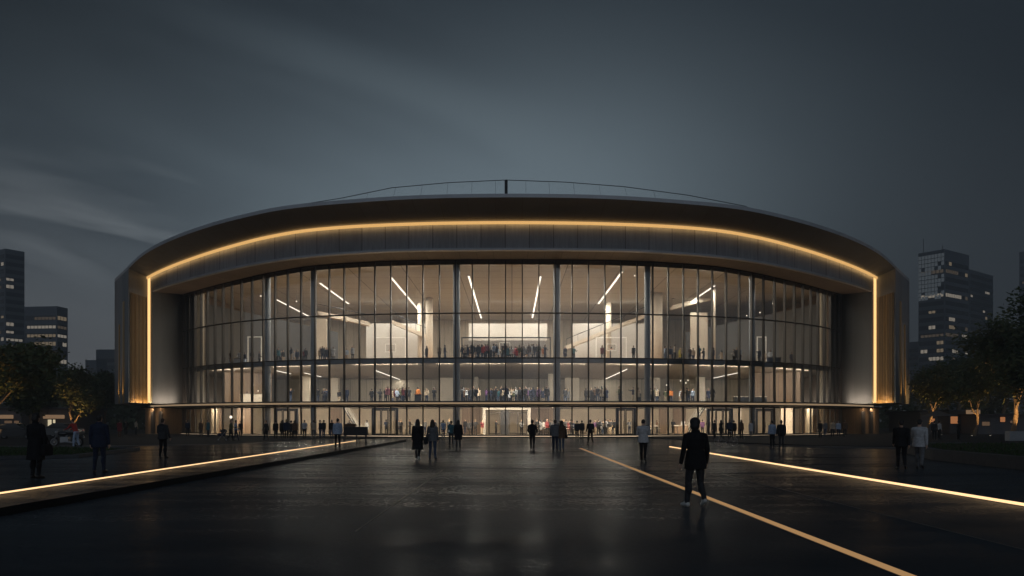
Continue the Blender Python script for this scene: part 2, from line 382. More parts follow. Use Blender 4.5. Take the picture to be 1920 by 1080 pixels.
def arch(plan, pts):
    """height above ground as a function of X from (photo offset, photo row) readings on a plan curve"""
    xs, zs = [], []
    for u, py in pts:
        X = 0.0
        for _ in range(60): X = u / F * plan(X)
        xs.append(X); zs.append(pz(py, plan(X)))
    return pchip(xs, zs), xs[-1]
zh, XH = arch(Yh, [(0, 363), (120, 364.3), (210, 367.5), (305, 374), (420, 385), (517, 405), (605, 431.5), (655, 452), (690, 472), (720, 499)])
zl, XL = arch(Yf, [(0, 420), (120, 421), (210, 423.5), (305, 428), (380, 434.5), (455, 447), (530, 466), (605, 490), (681, 523)])
zt, XT = arch(Yf, [(0, 469.5), (210, 471.5), (305, 476.5), (380, 482.5), (455, 492), (530, 506.5), (605, 525), (672, 545.5)])
zg, XG = arch(Yg, [(0, 487), (210, 489), (305, 493.5), (380, 499.5), (455, 512), (530, 529), (590, 545), (618, 553)])
print('ends', XH, XL, XT, XG, zh(0), zl(0), zt(0), zg(0), zh(XH), zl(XL), zt(XT), zg(XG))
N = 96
def xs(x, n=N): return [-x + 2 * x * k / n for k in range(n + 1)]
LZ0, LZ1 = 3.30, 3.76      # ledge
arena = empty('arena', (0, 85, 0), 0, 'broad curved glass fronted sports arena with an amber light line under its deep roof', 'arena')
def AR(name, mb, mats, **k): return mb.build(name, mats, arena, loc=(0, -85, 0), **k)

# roof: hood edge, top, and the dark underside that slopes down to the light line
XB = 43.4
mb = MB()
A = [(X, Yh(X), zh(X)) for X in xs(XH)]; B = [(X, Yh(X) + 0.02, zh(X) - 0.34) for X in xs(XH)]
mb.strip(B, A)
AR('roof_edge', mb, M['edge'], smooth=True)
mb = MB(); prev = A
for k, f in enumerate((0.04, 0.3, 0.65, 1.0)):
    cur = [(X * (1 + 0.12 * f), Yh(X) * (1 - f) + 158 * f, zh(X) + (0.03 if f < .1 else 0.25) - 2.5 * f * f) for X in xs(XH)]
    mb.strip(prev, cur); prev = cur
AR('roof', mb, M['roof'], smooth=True)
mb = MB()
C = [(X * XL / XH, Yf(X * XL / XH) - 0.35, zl(X * XL / XH) + 0.20) for X in xs(XH)]
mb.strip(B, C)
mb.strip(C, [(X, Yf(X) + 0.02, zl(X) + 0.21) for X in xs(XL)])
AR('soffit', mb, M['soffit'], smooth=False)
# amber light line along the arch
mb = MB()
D = [[(X, Yf(X) + dy, zl(X) + dz_) for X in xs(XL)] for dy, dz_ in ((-0.60, 0.15), (-0.57, -0.09), (-0.36, -0.11), (-0.36, 0.15))]
mb.strip(D[1], D[0]); mb.strip(D[2], D[1]); mb.cur = 1; mb.strip(D[3], D[2])
AR('arch_light', mb, [M['led_amber'], M['led_down']])
# fascia
mb = MB()
E = [(X, Yf(X), zl(X) + 0.2) for X in xs(XL)]
G = [(X, Yf(X), (zt(X) if abs(X) < XT else zt(XT))) for X in xs(XL)]
mb.strip(G, E)
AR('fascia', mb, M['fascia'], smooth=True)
mb = MB()
XT2 = 42.6
T0 = [(X, Yf(X) - 0.16, zt(X) + 0.22) for X in xs(XT2)]; T1 = [(X, Yf(X) - 0.16, zt(X)) for X in xs(XT2)]; T2 = [(X, Yf(X) - 0.003, zt(X) + 0.24) for X in xs(XT2)]; T3 = [(X, Yf(X) + 0.4, zt(X)) for X in xs(XT2)]
mb.strip(T1, T0); mb.strip(T0, T2); mb.strip(T3, T1)
AR('fascia_trim', mb, M['edge'], smooth=True)
mb = MB()
I0 = [(X, Yf(X) + 0.4, zt(X) + 0.004) for X in xs(XT2)]; I1 = [(X * 42.45 / XT2, Yg(X * 42.45 / XT2) - 0.02, zg(X * 42.45 / XT2) + 0.03) for X in xs(XT2)]
mb.strip(I0, I1)
AR('inner_soffit', mb, M['inner_soffit'], smooth=True)
for s in (-1, 1):
    x = s * XT2
    # front face of the inner frame
    mb = MB(); mb.strip([(s * XL, Yf(XL), LZ1), (x, Yf(XT2), LZ1)], [(s * XL, Yf(XL), zt(XT)), (x, Yf(XT2), zt(XT))])
    AR('frame_face', mb, M['fascia'])
    # concrete jamb back to the glass
    mb = MB(); mb.strip([(x, Yf(XT2) - 0.02, LZ1), (s * 42.5, Yg(42.5), LZ1)], [(x, Yf(XT2) - 0.02, zt(XT2)), (s * 42.5, Yg(42.5), zg(42.5) + 0.05)])
    AR('jamb', mb, M['jamb'])
    # vertical light line
    mb = MB(); a = s * (XB - 0.06); b = s * (XB - 0.46); y0, y1 = Yf(XL) - 0.34, Yf(XL) - 0.05
    mb.strip([(a, y0, LZ1 + 0.1), (b, y0, LZ1 + 0.1), (b, y1, LZ1 + 0.1)], [(a, y0, zl(XL) + 0.1), (b, y0, zl(XL) + 0.1), (b, y1, zl(XL) + 0.1)])
    AR('jamb_light', mb, M['led_jamb'])
    # inner cheek of the hood: plain above, ribbed bronze below
    zr = 16.3
    mb = MB(); q0, q1 = (s * XB, Yh(XB)), (s * XB, Yf(XB))
    mb.strip([(*q0, LZ1), (*q1, LZ1)], [(*q0, zh(XH) - 0.1), (*q1, zl(XL) + 0.2)])
    AR('hood_cheek', mb, M['outer'])
    mb = MB(); ya, yb = Yh(XB) + 0.25, Yf(XB) - 0.7; nr = 12; zig = []
    for k in range(nr):
        for f, o in ((0.0, 0.05), (0.5, 0.05), (0.5, 0.16), (1.0, 0.16)): zig.append((s * (XB - o), ya + (yb - ya) * (k + f) / nr))
    mb.strip([(*p, LZ1 + 0.02) for p in zig], [(*p, zr) for p in zig]); mb.strip([(*p, zr) for p in zig], [(s * XB, p[1], zr) for p in zig])
    AR('bronze_panel', mb, M['gold'])
    # outer splay and side wall
    mb = MB(); zc = zh(XH); ptsx = [(s * XB, Yh(XB)), (s * 49.2, 98.6), (s * 50.5, 112), (s * 49.5, 158)]
    zt_ = [zc - 0.34, zc - 0.34, zc - 0.6, zc - 3]
    mb.strip([(*p, LZ1) for p in ptsx], [(p[0], p[1], z) for p, z in zip(ptsx, zt_)])
    AR('side_wall', mb, M['outer'])
    mb = MB()
    mb.strip([(p[0], p[1], z) for p, z in zip(ptsx, zt_)], [(p[0], p[1] - 0.03, z + 0.34) for p, z in zip(ptsx, zt_)])
    AR('side_edge', mb, M['edge'])
    # bronze fins on the splay
    d = Vector((49.2 - XB, 98.6 - Yh(XB), 0)).normalized(); nn = Vector((d.y, -d.x, 0)); dS, nS = d, nn
    for tt, zz, wd in ((3.2, 15.6, 0.42), (6.3, 13.2, 0.30)):
        mb = MB(); c = Vector((XB, Yh(XB), 0)) + d * tt
        for (u0, u1, v0, v1) in ((-wd, wd, -0.02, 0.10),):
            pp = [c + d * u0 - nn * 0 + (-nn) * -v1, c + d * u1 + nn * v1]
        a0, a1 = c - d * wd, c + d * wd; b0, b1 = a0 + nn * 0.12, a1 + nn * 0.12
        a0, a1, b0, b1 = [Vector((s * p.x, p.y, 0)) for p in (a0, a1, b0, b1)]
        L = [a0, b0, b1, a1]
        mb.strip([(p.x, p.y, LZ1 + 0.02) for p in L], [(p.x, p.y, zz) for p in L])
        mb.face([(p.x, p.y, zz) for p in L])
        AR('bronze_fin', mb, M['gold_fin'])

# bulkhead behind the glass head so the hall is closed off
mb = MB()
mb.strip([(X, Yg(X) + 0.45, zg(X) - 0.42) for X in xs(42.4)], [(X, Yg(X) + 0.45, 19.4) for X in xs(42.4)])
AR('bulkhead', mb, M['inner_soffit'], smooth=True)

# ledge between ground floor and upper glass
LX = 50.0
def ledge_line(off, z): return [(X, Yl(X) + off, z) for X in xs(LX)]
mb = MB(); mb.strip(ledge_line(0, LZ1 - 0.13), ledge_line(0, LZ1)); mb.strip(ledge_line(0, LZ1), [(X, max(Yg(X), Yl(X) + 2), LZ1) for X in xs(LX)])
mb.strip([(X, max(Yg(X), Yl(X) + 2) , LZ0) for X in xs(LX)], ledge_line(0.1, LZ0)); mb.strip(ledge_line(0.1, LZ0), ledge_line(0.02, LZ0 + 0.12))
led = AR('ledge', mb, M['dark'], smooth=False)
mb = MB(); mb.strip([(X, Yl(X) + 0.03, LZ0 + 0.13) for X in xs(44.5)], [(X, Yl(X) + 0.03, LZ1 - 0.14) for X in xs(44.5)])
mb.build('ledge_light', M['led_ledge'], led)

# curtain wall: mullions on equal arc lengths
arc = [0.0]; gx = np.linspace(-42.4, 42.4, 4001)
gy = np.array([Yg(x) for x in gx]); arc = np.concatenate([[0], np.cumsum(np.hypot(np.diff(gx), np.diff(gy)))])
a0 = float(np.interp(-0.68, gx, arc)); PITCH = 1.775
k0 = int(a0 // PITCH); ks = [a0 + PITCH * k for k in range(-k0, int((arc[-1] - a0) // PITCH) + 1)]
MX = [-42.4] + [float(np.interp(a, arc, gx)) for a in ks if 0.5 < a < arc[-1] - 0.5] + [42.4]
mb = MB(); 
for z, hh in ((13.2, 0.07), (8.42, 0.06)):
    P = [(X, Yg(X) - 0.10, z - hh) for X in xs(42.4)]; Q = [(X, Yg(X) - 0.10, z + hh) for X in xs(42.4)]
    P2 = [(X, Yg(X) + 0.06, z - hh) for X in xs(42.4)]; Q2 = [(X, Yg(X) + 0.06, z + hh) for X in xs(42.4)]
    mb.strip(P, Q); mb.strip(Q, Q2); mb.strip(P2, P); mb.strip(Q2, P2)
for zf, d in ((zg, 0.0),):
    P = [(X, Yg(X) - 0.10, zf(X) - 0.12) for X in xs(42.4)]; Q = [(X, Yg(X) - 0.10, zf(X) + 0.02) for X in xs(42.4)]; mb.strip(P, Q)
    P2 = [(X, Yg(X) + 0.06, zf(X) - 0.12) for X in xs(42.4)]; mb.strip(P2, P)
curtain = AR('curtain_wall', mb, M['mullion'])
def wallbox(mb, X, wd, f, b, z0, z1):
    """vertical bar standing on the facade curve, turned with it"""
    e = 0.01; tx, ty = 2 * e, Yg(X + e) - Yg(X - e); L = math.hypot(tx, ty); tx /= L; ty /= L; nx, ny = ty, -tx
    p = lambda u, v, z: (X + tx * u + nx * v, Yg(X) + ty * u + ny * v, z)
    c = [p(-wd, f, z0), p(wd, f, z0), p(wd, -b, z0), p(-wd, -b, z0)]; d = [p(-wd, f, z1), p(wd, f, z1), p(wd, -b, z1), p(-wd, -b, z1)]
    for k in range(4): mb.face([c[k], c[(k + 1) % 4], d[(k + 1) % 4], d[k]])
    mb.face(d); mb.face(c[::-1])
for X in MX:
    mb = MB(); wallbox(mb, X, 0.055, 0.16, 0.16, LZ1 + 0.01, zg(X)); mb.build('mullion', M['mullion'], curtain)
for x0, x1 in zip(MX[:-1], MX[1:]):
    mb = MB(); jt = random.uniform(-0.012, 0.012)
    mb.face([(x0, Yg(x0) + jt, LZ1 + 0.01), (x1, Yg(x1) - jt, LZ1 + 0.01), (x1, Yg(x1) - jt, zg(x1)), (x0, Yg(x0) + jt, zg(x0))])
    mb.build('glass_pane', M['glass'], curtain)
# ground floor glazing
mb = MB(); 
P = [(X, Yg(X) - 0.08, 0.10) for X in xs(42.4)]; Q = [(X, Yg(X) - 0.08, 0.22) for X in xs(42.4)]; mb.strip(P, Q); mb.strip(Q, [(X, Yg(X) + 0.08, 0.22) for X in xs(42.4)])
P = [(X, Yg(X) - 0.08, LZ0 - 0.12) for X in xs(42.4)]; Q = [(X, Yg(X) - 0.08, LZ0) for X in xs(42.4)]; mb.strip(P, Q)
shop = AR('shopfront', mb, M['mullion'])
for X in MX:
    mb = MB(); wallbox(mb, X, 0.06, 0.1, 0.1, 0.0, LZ0); mb.build('mullion', M['mullion'], shop)
for x0, x1 in zip(MX[:-1], MX[1:]):
    mb = MB(); jt = random.uniform(-0.012, 0.012)
    mb.face([(x0, Yg(x0) + jt, 0.2), (x1, Yg(x1) - jt, 0.2), (x1, Yg(x1) - jt, LZ0 - 0.05), (x0, Yg(x0) + jt, LZ0 - 0.05)])
    mb.build('shop_pane', M['shopglass'], shop)
# lit kerb along the foot of the glass and the dark terraces
mb = MB(); mb.strip([(X, Yg(X) - 0.55, 0.0) for X in xs(46)], [(X, Yg(X) - 0.55, 0.11) for X in xs(46)]); mb.strip([(X, Yg(X) - 0.55, 0.11) for X in xs(46)], [(X, Yg(X) - 0.02, 0.11) for X in xs(46)])
kb = AR('base_kerb', mb, M['kerb'])
mb = MB(); mb.strip([(X, Yg(X) - 0.57, 0.03) for X in xs(44)], [(X, Yg(X) - 0.57, 0.10) for X in xs(44)]); mb.build('kerb_light', M['led_base'], kb)

# big round columns in front of the glass
CPX = [502, 588, 856, 1044, 1214, 1410]
CWX = []
for c in CPX:
    X = 0
    for _ in range(40): X = (c - CX) / F * (Yg(X) + 0.85)
    CWX.append(X); r = 0.38 if 700 < c < 1100 else 0.33
    mb = MB(); mb.tube([(X, Yg(X) + 0.85, 0.12), (X, Yg(X) + 0.85, 18.9)], r, 20); AR('column', mb, M['column'], smooth=True)

# timber ground floor wings with dark doors
for s in (-1, 1):
    mb = MB(); W = [(s * X, Yl(X) + 2.2 + max(0, (42.6 - X)) * 0 , 0) for X in (42.6, 43.8, 45, 46.2, 47.4, 48.4)]
    W = [(s * 42.45, Yg(42.45) - 0.3, 0)] + W[1:] + [(s * 49.5, 150, 0)]
    mb.strip([(p[0], p[1], 0.0) for p in W], [(p[0], p[1], LZ0 + 0.01) for p in W]); wing = AR('timber_wing', mb, M['wood_out'])
    for Xa, wd in ((43.9, 0.45), (45.9, 0.55)):
        mb = MB(); ya = Yl(Xa) + 2.12; e = .01; sl = (Yl(Xa + e) - Yl(Xa - e)) / (2 * e)
        c = [(s * (Xa - wd), ya - sl * wd), (s * (Xa + wd), ya + sl * wd)]
        mb.strip([(*p, 0.02) for p in c], [(*p, 2.9) for p in c]); 
        mb.strip([(c[0][0], c[0][1] + .1, 0.02), (*c[0], 0.02)], [(c[0][0], c[0][1] + .1, 2.9), (*c[0], 2.9)])
        mb.build('door', M['dark'], wing)
# mast and cable on the roof
mx = pxX(949, 88); zb = 22.2
mb = MB(); mb.tube([(mx, 88, zb), (mx, 88, pz(338, 88))], 0.17, 8); mast = AR('roof_mast', mb, M['dark'])
pts = [(565, 383.5), (640, 371.5), (735, 352), (840, 342.5), (949, 337.5), (1060, 341.5), (1170, 350), (1290, 366), (1400, 387)]
mb = MB(); mb.tube([(pxX(a, 88 + abs(a - 949) * 0.012), 88 + abs(a - 949) * 0.012, pz(b, 88 + abs(a - 949) * 0.012)) for a, b in pts], 0.04, 6); mb.build('cable', M['dark'], mast)
for a, b, a2 in ((645, 371, 632), (690, 361, 680), (742, 351.5, 731), (792, 346.5, 785), (840, 342.5, 836), (885, 340, 884), (929, 338.5, 929), (986, 338.5, 986), (1029, 340, 1032), (1075, 343, 1080), (1123, 347, 1131), (1171, 350.5, 1184), (1225, 356, 1236)):
    mb = MB(); y = 88; mb.tube([(pxX(a, y), y, pz(b, y)), (pxX(a2, y), y, pz(b, y) - 2.6)], 0.014, 5); mb.build('hanger', M['dark'], mast)

# ------------------------------------------------------------------ interior shell
def slab(name, z0, z1, mats, yb, x=42.3):
    mb = MB(); fr0 = [(X, Yg(X) + 0.28, z0) for X in xs(x)]; fr1 = [(X, Yg(X) + 0.28, z1) for X in xs(x)]
    bk0 = [(X, yb, z0) for X in xs(x)]; bk1 = [(X, yb, z1) for X in xs(x)]
    mb.cur = 0; mb.strip(fr0, fr1)
    mb.cur = 1; mb.strip(fr1, bk1)
    mb.cur = 2; mb.strip(bk0, fr0, u=None)
    # uv of the underside in metres
    for k in range(len(mb.f)):
        if mb.mi[k] > 0: mb.uv[k] = [(mb.v[i][0], mb.v[i][1]) for i in mb.f[k]]
    return AR(name, mb, mats)
slab('hall_floor', 7.92, 8.38, [M['spandrel'], M['court'], M['ceil_wood']], 137)
slab('gallery_floor', 3.34, 3.72, [M['spandrel'], M['floor_in'], M['white']], 119)
slab('ground_floor', -0.1, 0.11, [M['kerb'], M['floor_in'], M['floor_in']], 119)
mb = MB(); 
mb.strip([(X, Yg(X) + 0.5, 19.0) for X in xs(42.3)], [(X, 138, 19.0) for X in xs(42.3)])
mb.uv = [[(mb.v[i][0], mb.v[i][1]) for i in f] for f in mb.f]; AR('hall_ceiling', mb, M['ceil_hall'])
def wall(name, x0, y0, x1, y1, z0, z1, mat, th=0.25):
    d = Vector((x1 - x0, y1 - y0, 0)); L = d.length; a = math.atan2(d.y, d.x)
    mb = MB(); mb.box(0, L, 0, th, z0, z1, Matrix.Translation((x0, y0, 0)) @ Matrix.Rotation(a, 4, 'Z')); return AR(name, mb, mat)
wall('hall_back_wall', -44, 136.5, 44, 136.5, 8.38, 19.0, M['wood'])
wall('gallery_back_wall', -42, 118.3, 42, 118.3, 3.72, 7.92, M['wood'])
wall('lobby_back_wall', -42, 108.5, 42, 108.5, 0.11, 3.34, M['cream'])
for s in (-1, 1):
    wall('side_partition', s * 42.2, 103, s * 42.2, 136, 0.1, 19.0, M['wood_dark'])
    for (Xa, yo) in ((39.3, 1.2), (36.9, 2.0)):
        wall('side_pier', s * Xa - 0.35, Yg(Xa) + yo, s * Xa + 0.35, Yg(Xa) + yo, 0.12, 18.8 if Xa > 38 else 3.34, M['wood'], 0.6)
    mb = MB(); mb.strip([(s * X, Yg(X) + 0.35, LZ1 + .02) for X in (39.9, 40.7, 41.5, 42.4)], [(s * X, Yg(X) + 0.35, zg(X)) for X in (39.9, 40.7, 41.5, 42.4)]); AR('end_panel', mb, M['dark'])
    wall('gallery_partition', s * 36.6, 101, s * 36.6 - s * 5.2, 104, 3.73, 7.91, M['wood_dark'])
    mb = MB(); pa, pb = (s * 41.5, 108), (s * 26.5, 121)
    for dy in (0, 0.3): mb.face([(pa[0], pa[1] + dy, 8.4), (pb[0], pb[1] + dy, 8.4), (pb[0], pb[1] + dy, 15.2), (pa[0], pa[1] + dy, 17.6)])
    mb.face([(pa[0], pa[1], 17.6), (pa[0], pa[1] + .3, 17.6), (pb[0], pb[1] + .3, 15.2), (pb[0], pb[1], 15.2)]); AR('hall_partition', mb, M['grey_wall'])
# white court walls and the glazed box between them
for (a, b, z0, z1, mt) in ((-21.6, -12.4, 8.39, 16.15, 'white'), (8.9, 20.5, 8.39, 16.15, 'white'), (-6.4, 5.2, 13.6, 16.15, 'white')):
    wall('court_wall', a, 118, b, 118, z0, z1, M[mt], 0.3)
for a, b in ((-28.8, -27.0), (26, 28.5)): wall('court_wall', a, 116, b, 116, 8.39, 16.6 if a < 0 else 17.5, M['cream'], 0.3)
# gallery columns, pale and wall washed
for a, b, y in ((825, 849, 114), (1060, 1086, 114), (616, 634, 114), (1222, 1238, 114), (562, 580, 110), (1308, 1322, 112)):
    wall('gallery_pier', pxX(a, y), y, pxX(b, y), y, 3.73, 7.91, M['cream'], 1.2)
for a, y, r in ((893, 112, 0.32), (1033, 105, 0.4)):
    mb = MB(); mb.tube([(pxX(a, y), y, 3.73), (pxX(a, y), y, 7.91)], r, 16); AR('gallery_pillar', mb, M['cream'], smooth=True)
for a, y, r in ((787, 116.5, 0.32), (805, 112, 0.5), (1141, 116.5, 0.4), (1231, 108, 0.8), (1338, 104, 0.25), (757, 134, 0.5)):
    mb = MB(); mb.tube([(pxX(a, y), y, 8.4), (pxX(a, y), y, 18.98)], r, 16); AR('hall_pillar', mb, M['cream'], smooth=True)
# stair flights rising across the white walls
for (x0, z0, x1, z1, y) in ((pxX(1062, 114), pz(655, 114), pxX(1235, 114), pz(585, 114), 114), (pxX(735, 115), pz(607, 115), pxX(806, 115), pz(637, 115), 115), (pxX(1260, 112), pz(580, 112), pxX(1420, 112), pz(540, 112), 112), (pxX(596, 112), pz(590, 112), pxX(690, 112), pz(610, 112), 112)):
    mb = MB(); d = Vector((x1 - x0, 0, z1 - z0)); up = Vector((0, 0, 0.55))
    c = [Vector((x0, y, z0)), Vector((x1, y, z1))]
    for yy in (0, 1.6):
        mb.strip([c[0] + Vector((0, yy, 0)), c[1] + Vector((0, yy, 0))], [c[0] + Vector((0, yy, 0)) + up, c[1] + Vector((0, yy, 0)) + up])
    mb.strip([c[0], c[1]], [c[0] + Vector((0, 1.6, 0)), c[1] + Vector((0, 1.6, 0))])
    st = AR('stair_flight', mb, M['cream'])
    mb = MB(); mb.tube([c[0] + Vector((0, 0, 1.5)), c[1] + Vector((0, 0, 1.5))], 0.05, 6)
    for k in range(9):
        q = c[0].lerp(c[1], k / 8); mb.tube([q + up, q + Vector((0, 0, 1.5))], 0.025, 5)
    mb.build('handrail', M['dark'], st)
# lobby stairs
for (xa, xb, y, sd) in ((643, 674, 97, 1), (1322, 1290, 97, 1)):
    xA, xB = pxX(xa, y), pxX(xb, y); mb = MB()
    for k in range(16):
        u0, u1 = k / 16, (k + 1) / 16; z = 3.3 - 3.2 * u1
        mb.box(min(xA + (xB - xA) * u0, xA + (xB - xA) * u1), max(xA + (xB - xA) * u0, xA + (xB - xA) * u1), y, y + 1.6, z, z + 0.2)
    st = AR('lobby_stair', mb, M['dark'])
    mb = MB()
    for yy in (y - 0.02, y + 1.6):
        for h in (0.3, 0.65, 1.0): mb.tube([(xA, yy, 3.3 + h), (xB, yy, 0.1 + h)], 0.03, 6)
        for k in range(5): q = k / 4; mb.tube([(xA + (xB - xA) * q, yy, 3.3 - 3.2 * q), (xA + (xB - xA) * q, yy, 4.3 - 3.2 * q)], 0.02, 5)
    mb.build('handrail', M['whitemetal'], st)
# entrance doors in the shopfront
def door_set(a, b, n, y0, dark=True):
    xa, xb = pxX(a, y0), pxX(b, y0); mb = MB(); zt_ = 2.95
    mb.box(xa - 0.1, xb + 0.1, y0 - 0.12, y0 + 0.4, zt_, zt_ + 0.16); mb.box(xa - 0.12, xa + 0.1, y0 - 0.12, y0 + 0.4, 0.12, zt_); mb.box(xb - 0.1, xb + 0.12, y0 - 0.12, y0 + 0.4, 0.12, zt_)
    fr = AR('entrance_frame', mb, M['dark'] if dark else M['cream'])
    for k in range(n):
        l0 = xa + 0.12 + (xb - xa - 0.24) * k / n; l1 = xa + 0.12 + (xb - xa - 0.24) * (k + 1) / n - 0.05
        mb = MB(); 
        for q in ((l0, l0 + 0.09, 0.13, 2.94), (l1 - 0.09, l1, 0.13, 2.94), (l0 + 0.09, l1 - 0.09, 2.8, 2.94), (l0 + 0.09, l1 - 0.09, 0.13, 0.3)): mb.box(q[0], q[1], y0 + 0.1, y0 + 0.16, q[2], q[3])
        mb.tube([(l1 - 0.2, y0 + 0.04, 0.8), (l1 - 0.2, y0 + 0.04, 1.7)], 0.02, 6)
        mb.build('door_leaf', M['mullion'], fr)
door_set(699, 744, 3, Yg(pxX(720, 86)) + 0.6); door_set(1157, 1190, 2, Yg(pxX(1172, 86)) + 0.6)
door_set(516, 556, 3, Yg(-25) + 0.9); door_set(1328, 1372, 3, Yg(23) + 0.9); door_set(1418, 1450, 2, Yg(29) + 1.0)
# inner porch of the centre entrance
mb = MB(); y = 93; xa, xb = pxX(905, y), pxX(995, y)
mb.box(xa, xa + 0.35, y, y + 4, 0.12, 2.98); mb.box(xb - 0.35, xb, y, y + 4, 0.12, 2.98); mb.box(xa, xb, y, y + 4, 2.98, 3.25)
porch = AR('entrance_porch', mb, M['white'])
for a, b in ((917, 938), (955, 971), (971, 988)):
    mb = MB(); p, q = pxX(a, y), pxX(b, y)
    for r in ((p, p + 0.07, 0.13, 2.7), (q - 0.07, q, 0.13, 2.7), (p + 0.07, q - 0.07, 2.6, 2.7), (p + 0.07, q - 0.07, 0.13, 0.25)): mb.box(r[0], r[1], y + 0.2, y + 0.28, r[2], r[3])
    mb.build('porch_door', M['mullion'], porch)
for a, b in ((938.5, 954),): wall('entrance_post', pxX(a, 93), 93.1, pxX(b, 93), 93.1, 0.12, 2.9, M['dark'], 0.3)
for a, b, yy in ((866, 903, 99), (996, 1038, 101)): wall('lobby_screen', pxX(a, yy), yy, pxX(b, yy), yy, 0.12, 3.3, M['wood_dark'], 0.3)
for a, b, yy in ((1236, 1250, 103), (1262, 1286, 103), (620, 640, 102), (400, 414, 100), (444, 470, 101), (1464, 1486, 101), (1500, 1530, 103)): wall('lobby_screen', pxX(a, yy), yy, pxX(b, yy), yy, 0.12, 3.3, M['wood_dark' if a not in (1464,) else 'cream'], 0.3)
for a, b, yy in ((490, 492, 92), (1409, 1411, 96), (1253, 1254.5, 96), (1388, 1389.5, 98), (1009, 1010.5, 96)): wall('lobby_post', pxX(a, yy), yy, pxX(b, yy), yy, 0.12, 3.3, M['white'], 0.1)

# ------------------------------------------------------------------ lights inside
def area(name, loc, sx, sy, power, rot=(0, 0, 0), col=(1.0, 0.93, 0.78), parent=None):
    l = bpy.data.lights.new(name, 'AREA'); l.shape = 'RECTANGLE'; l.size = sx; l.size_y = sy; l.energy = power; l.color = col
    o = bpy.data.objects.new(name, l); COL.objects.link(o); o.location = loc; o.rotation_euler = rot
    if parent is not None: o.parent = parent
    return o
STRIPS = [(-33.4, 113, 131), (-24.0, 99.5, 117), (-14.5, 95.3, 125.6), (-5.15, 94.7, 133), (3.4, 95, 133), (12.7, 92, 117), (25.8, 101.4, 117)]
names = ['farthest left', 'second from left', 'third from left', 'centre left', 'centre right', 'third from right', 'farthest right']
for i, (X, y0, y1) in enumerate(STRIPS):
    e = empty('ceiling_light', (X, (y0 + y1) / 2, 18.98), 0, 'long white light strip on the high hall ceiling, ' + ['outermost of all at the left end', 'second from the left end', 'third from the left end', 'left one of the middle pair', 'right one of the middle pair', 'second from the right end', 'outermost of all at the right end'][i], 'ceiling light', 'light strips on the hall ceiling')
    L = (y1 - y0) / 2; mb = MB(); mb.box(-0.17, 0.17, -L, L, -0.06, 0.0); mb.build('housing', M['whitemetal'], e)
    mb = MB(); mb.box(-0.09, 0.09, -L + 0.03, L - 0.03, -0.10, -0.063); mb.build('diffuser', M['led_ceil'], e)
    area('lamp', (X, (y0 + y1) / 2, 18.86), 0.16, 2 * L, 75 * 2 * L)
S1 = [(-28.9, 97, 104), (-26.6, 102, 111), (-16.65, 97, 118), (13.7, 95, 117.5), (28.9, 102, 115)]
for i, (X, y0, y1) in enumerate(S1):
    e = empty('ceiling_light', (X, (y0 + y1) / 2, 7.91), 0, 'thin light strip on the timber gallery ceiling, ' + ['outermost at the left end', 'second from the left end', 'left of the central columns', 'right of the central columns', 'outermost at the right end'][i], 'ceiling light', 'light strips on the gallery ceiling')
    L = (y1 - y0) / 2; mb = MB(); mb.box(-0.09, 0.09, -L, L, -0.05, 0.0); mb.build('housing', M['whitemetal'], e)
    mb = MB(); mb.box(-0.05, 0.05, -L + 0.03, L - 0.03, -0.085, -0.052); mb.build('diffuser', M['led_ceil'], e)
    area('lamp', (X, (y0 + y1) / 2, 7.81), 0.09, 2 * L, 30 * 2 * L)
# added fill lamps hidden behind the slab edges, plus washers above the court walls
for X in (-34, -24, -14, -4.5, 4.5, 14, 24, 34):
    ta = math.atan2(Yg(X + 0.1) - Yg(X - 0.1), 0.2)
    area('gallery_fill', (X, Yg(X) + 1.5, 7.86), 7.5, 0.12, 560, (R(62), 0, ta))
    area('lobby_fill', (X, Yg(X) + 1.5, 3.29), 7.5, 0.12, 780, (R(60), 0, ta), (1.0, 0.84, 0.62))
for X in (-34, -24, -14, -4.5, 4.5, 14, 24, 34):
    area('hall_fill', (X, Yg(X) + 3.0, 18.9), 7.5, 0.12, 420, (R(18), 0, math.atan2(Yg(X + 0.1) - Yg(X - 0.1), 0.2)))  # added unseen lamps above the hall front, brightening the upstairs crowd
for a, b, y in ((-21.6, -12.4, 117.4), (8.9, 20.5, 117.4), (-6.4, 5.2, 117.4)):
    area('wall_washer', ((a + b) / 2, y - 2.5, 18.9), b - a, 0.2, 330, (R(25), 0, 0))

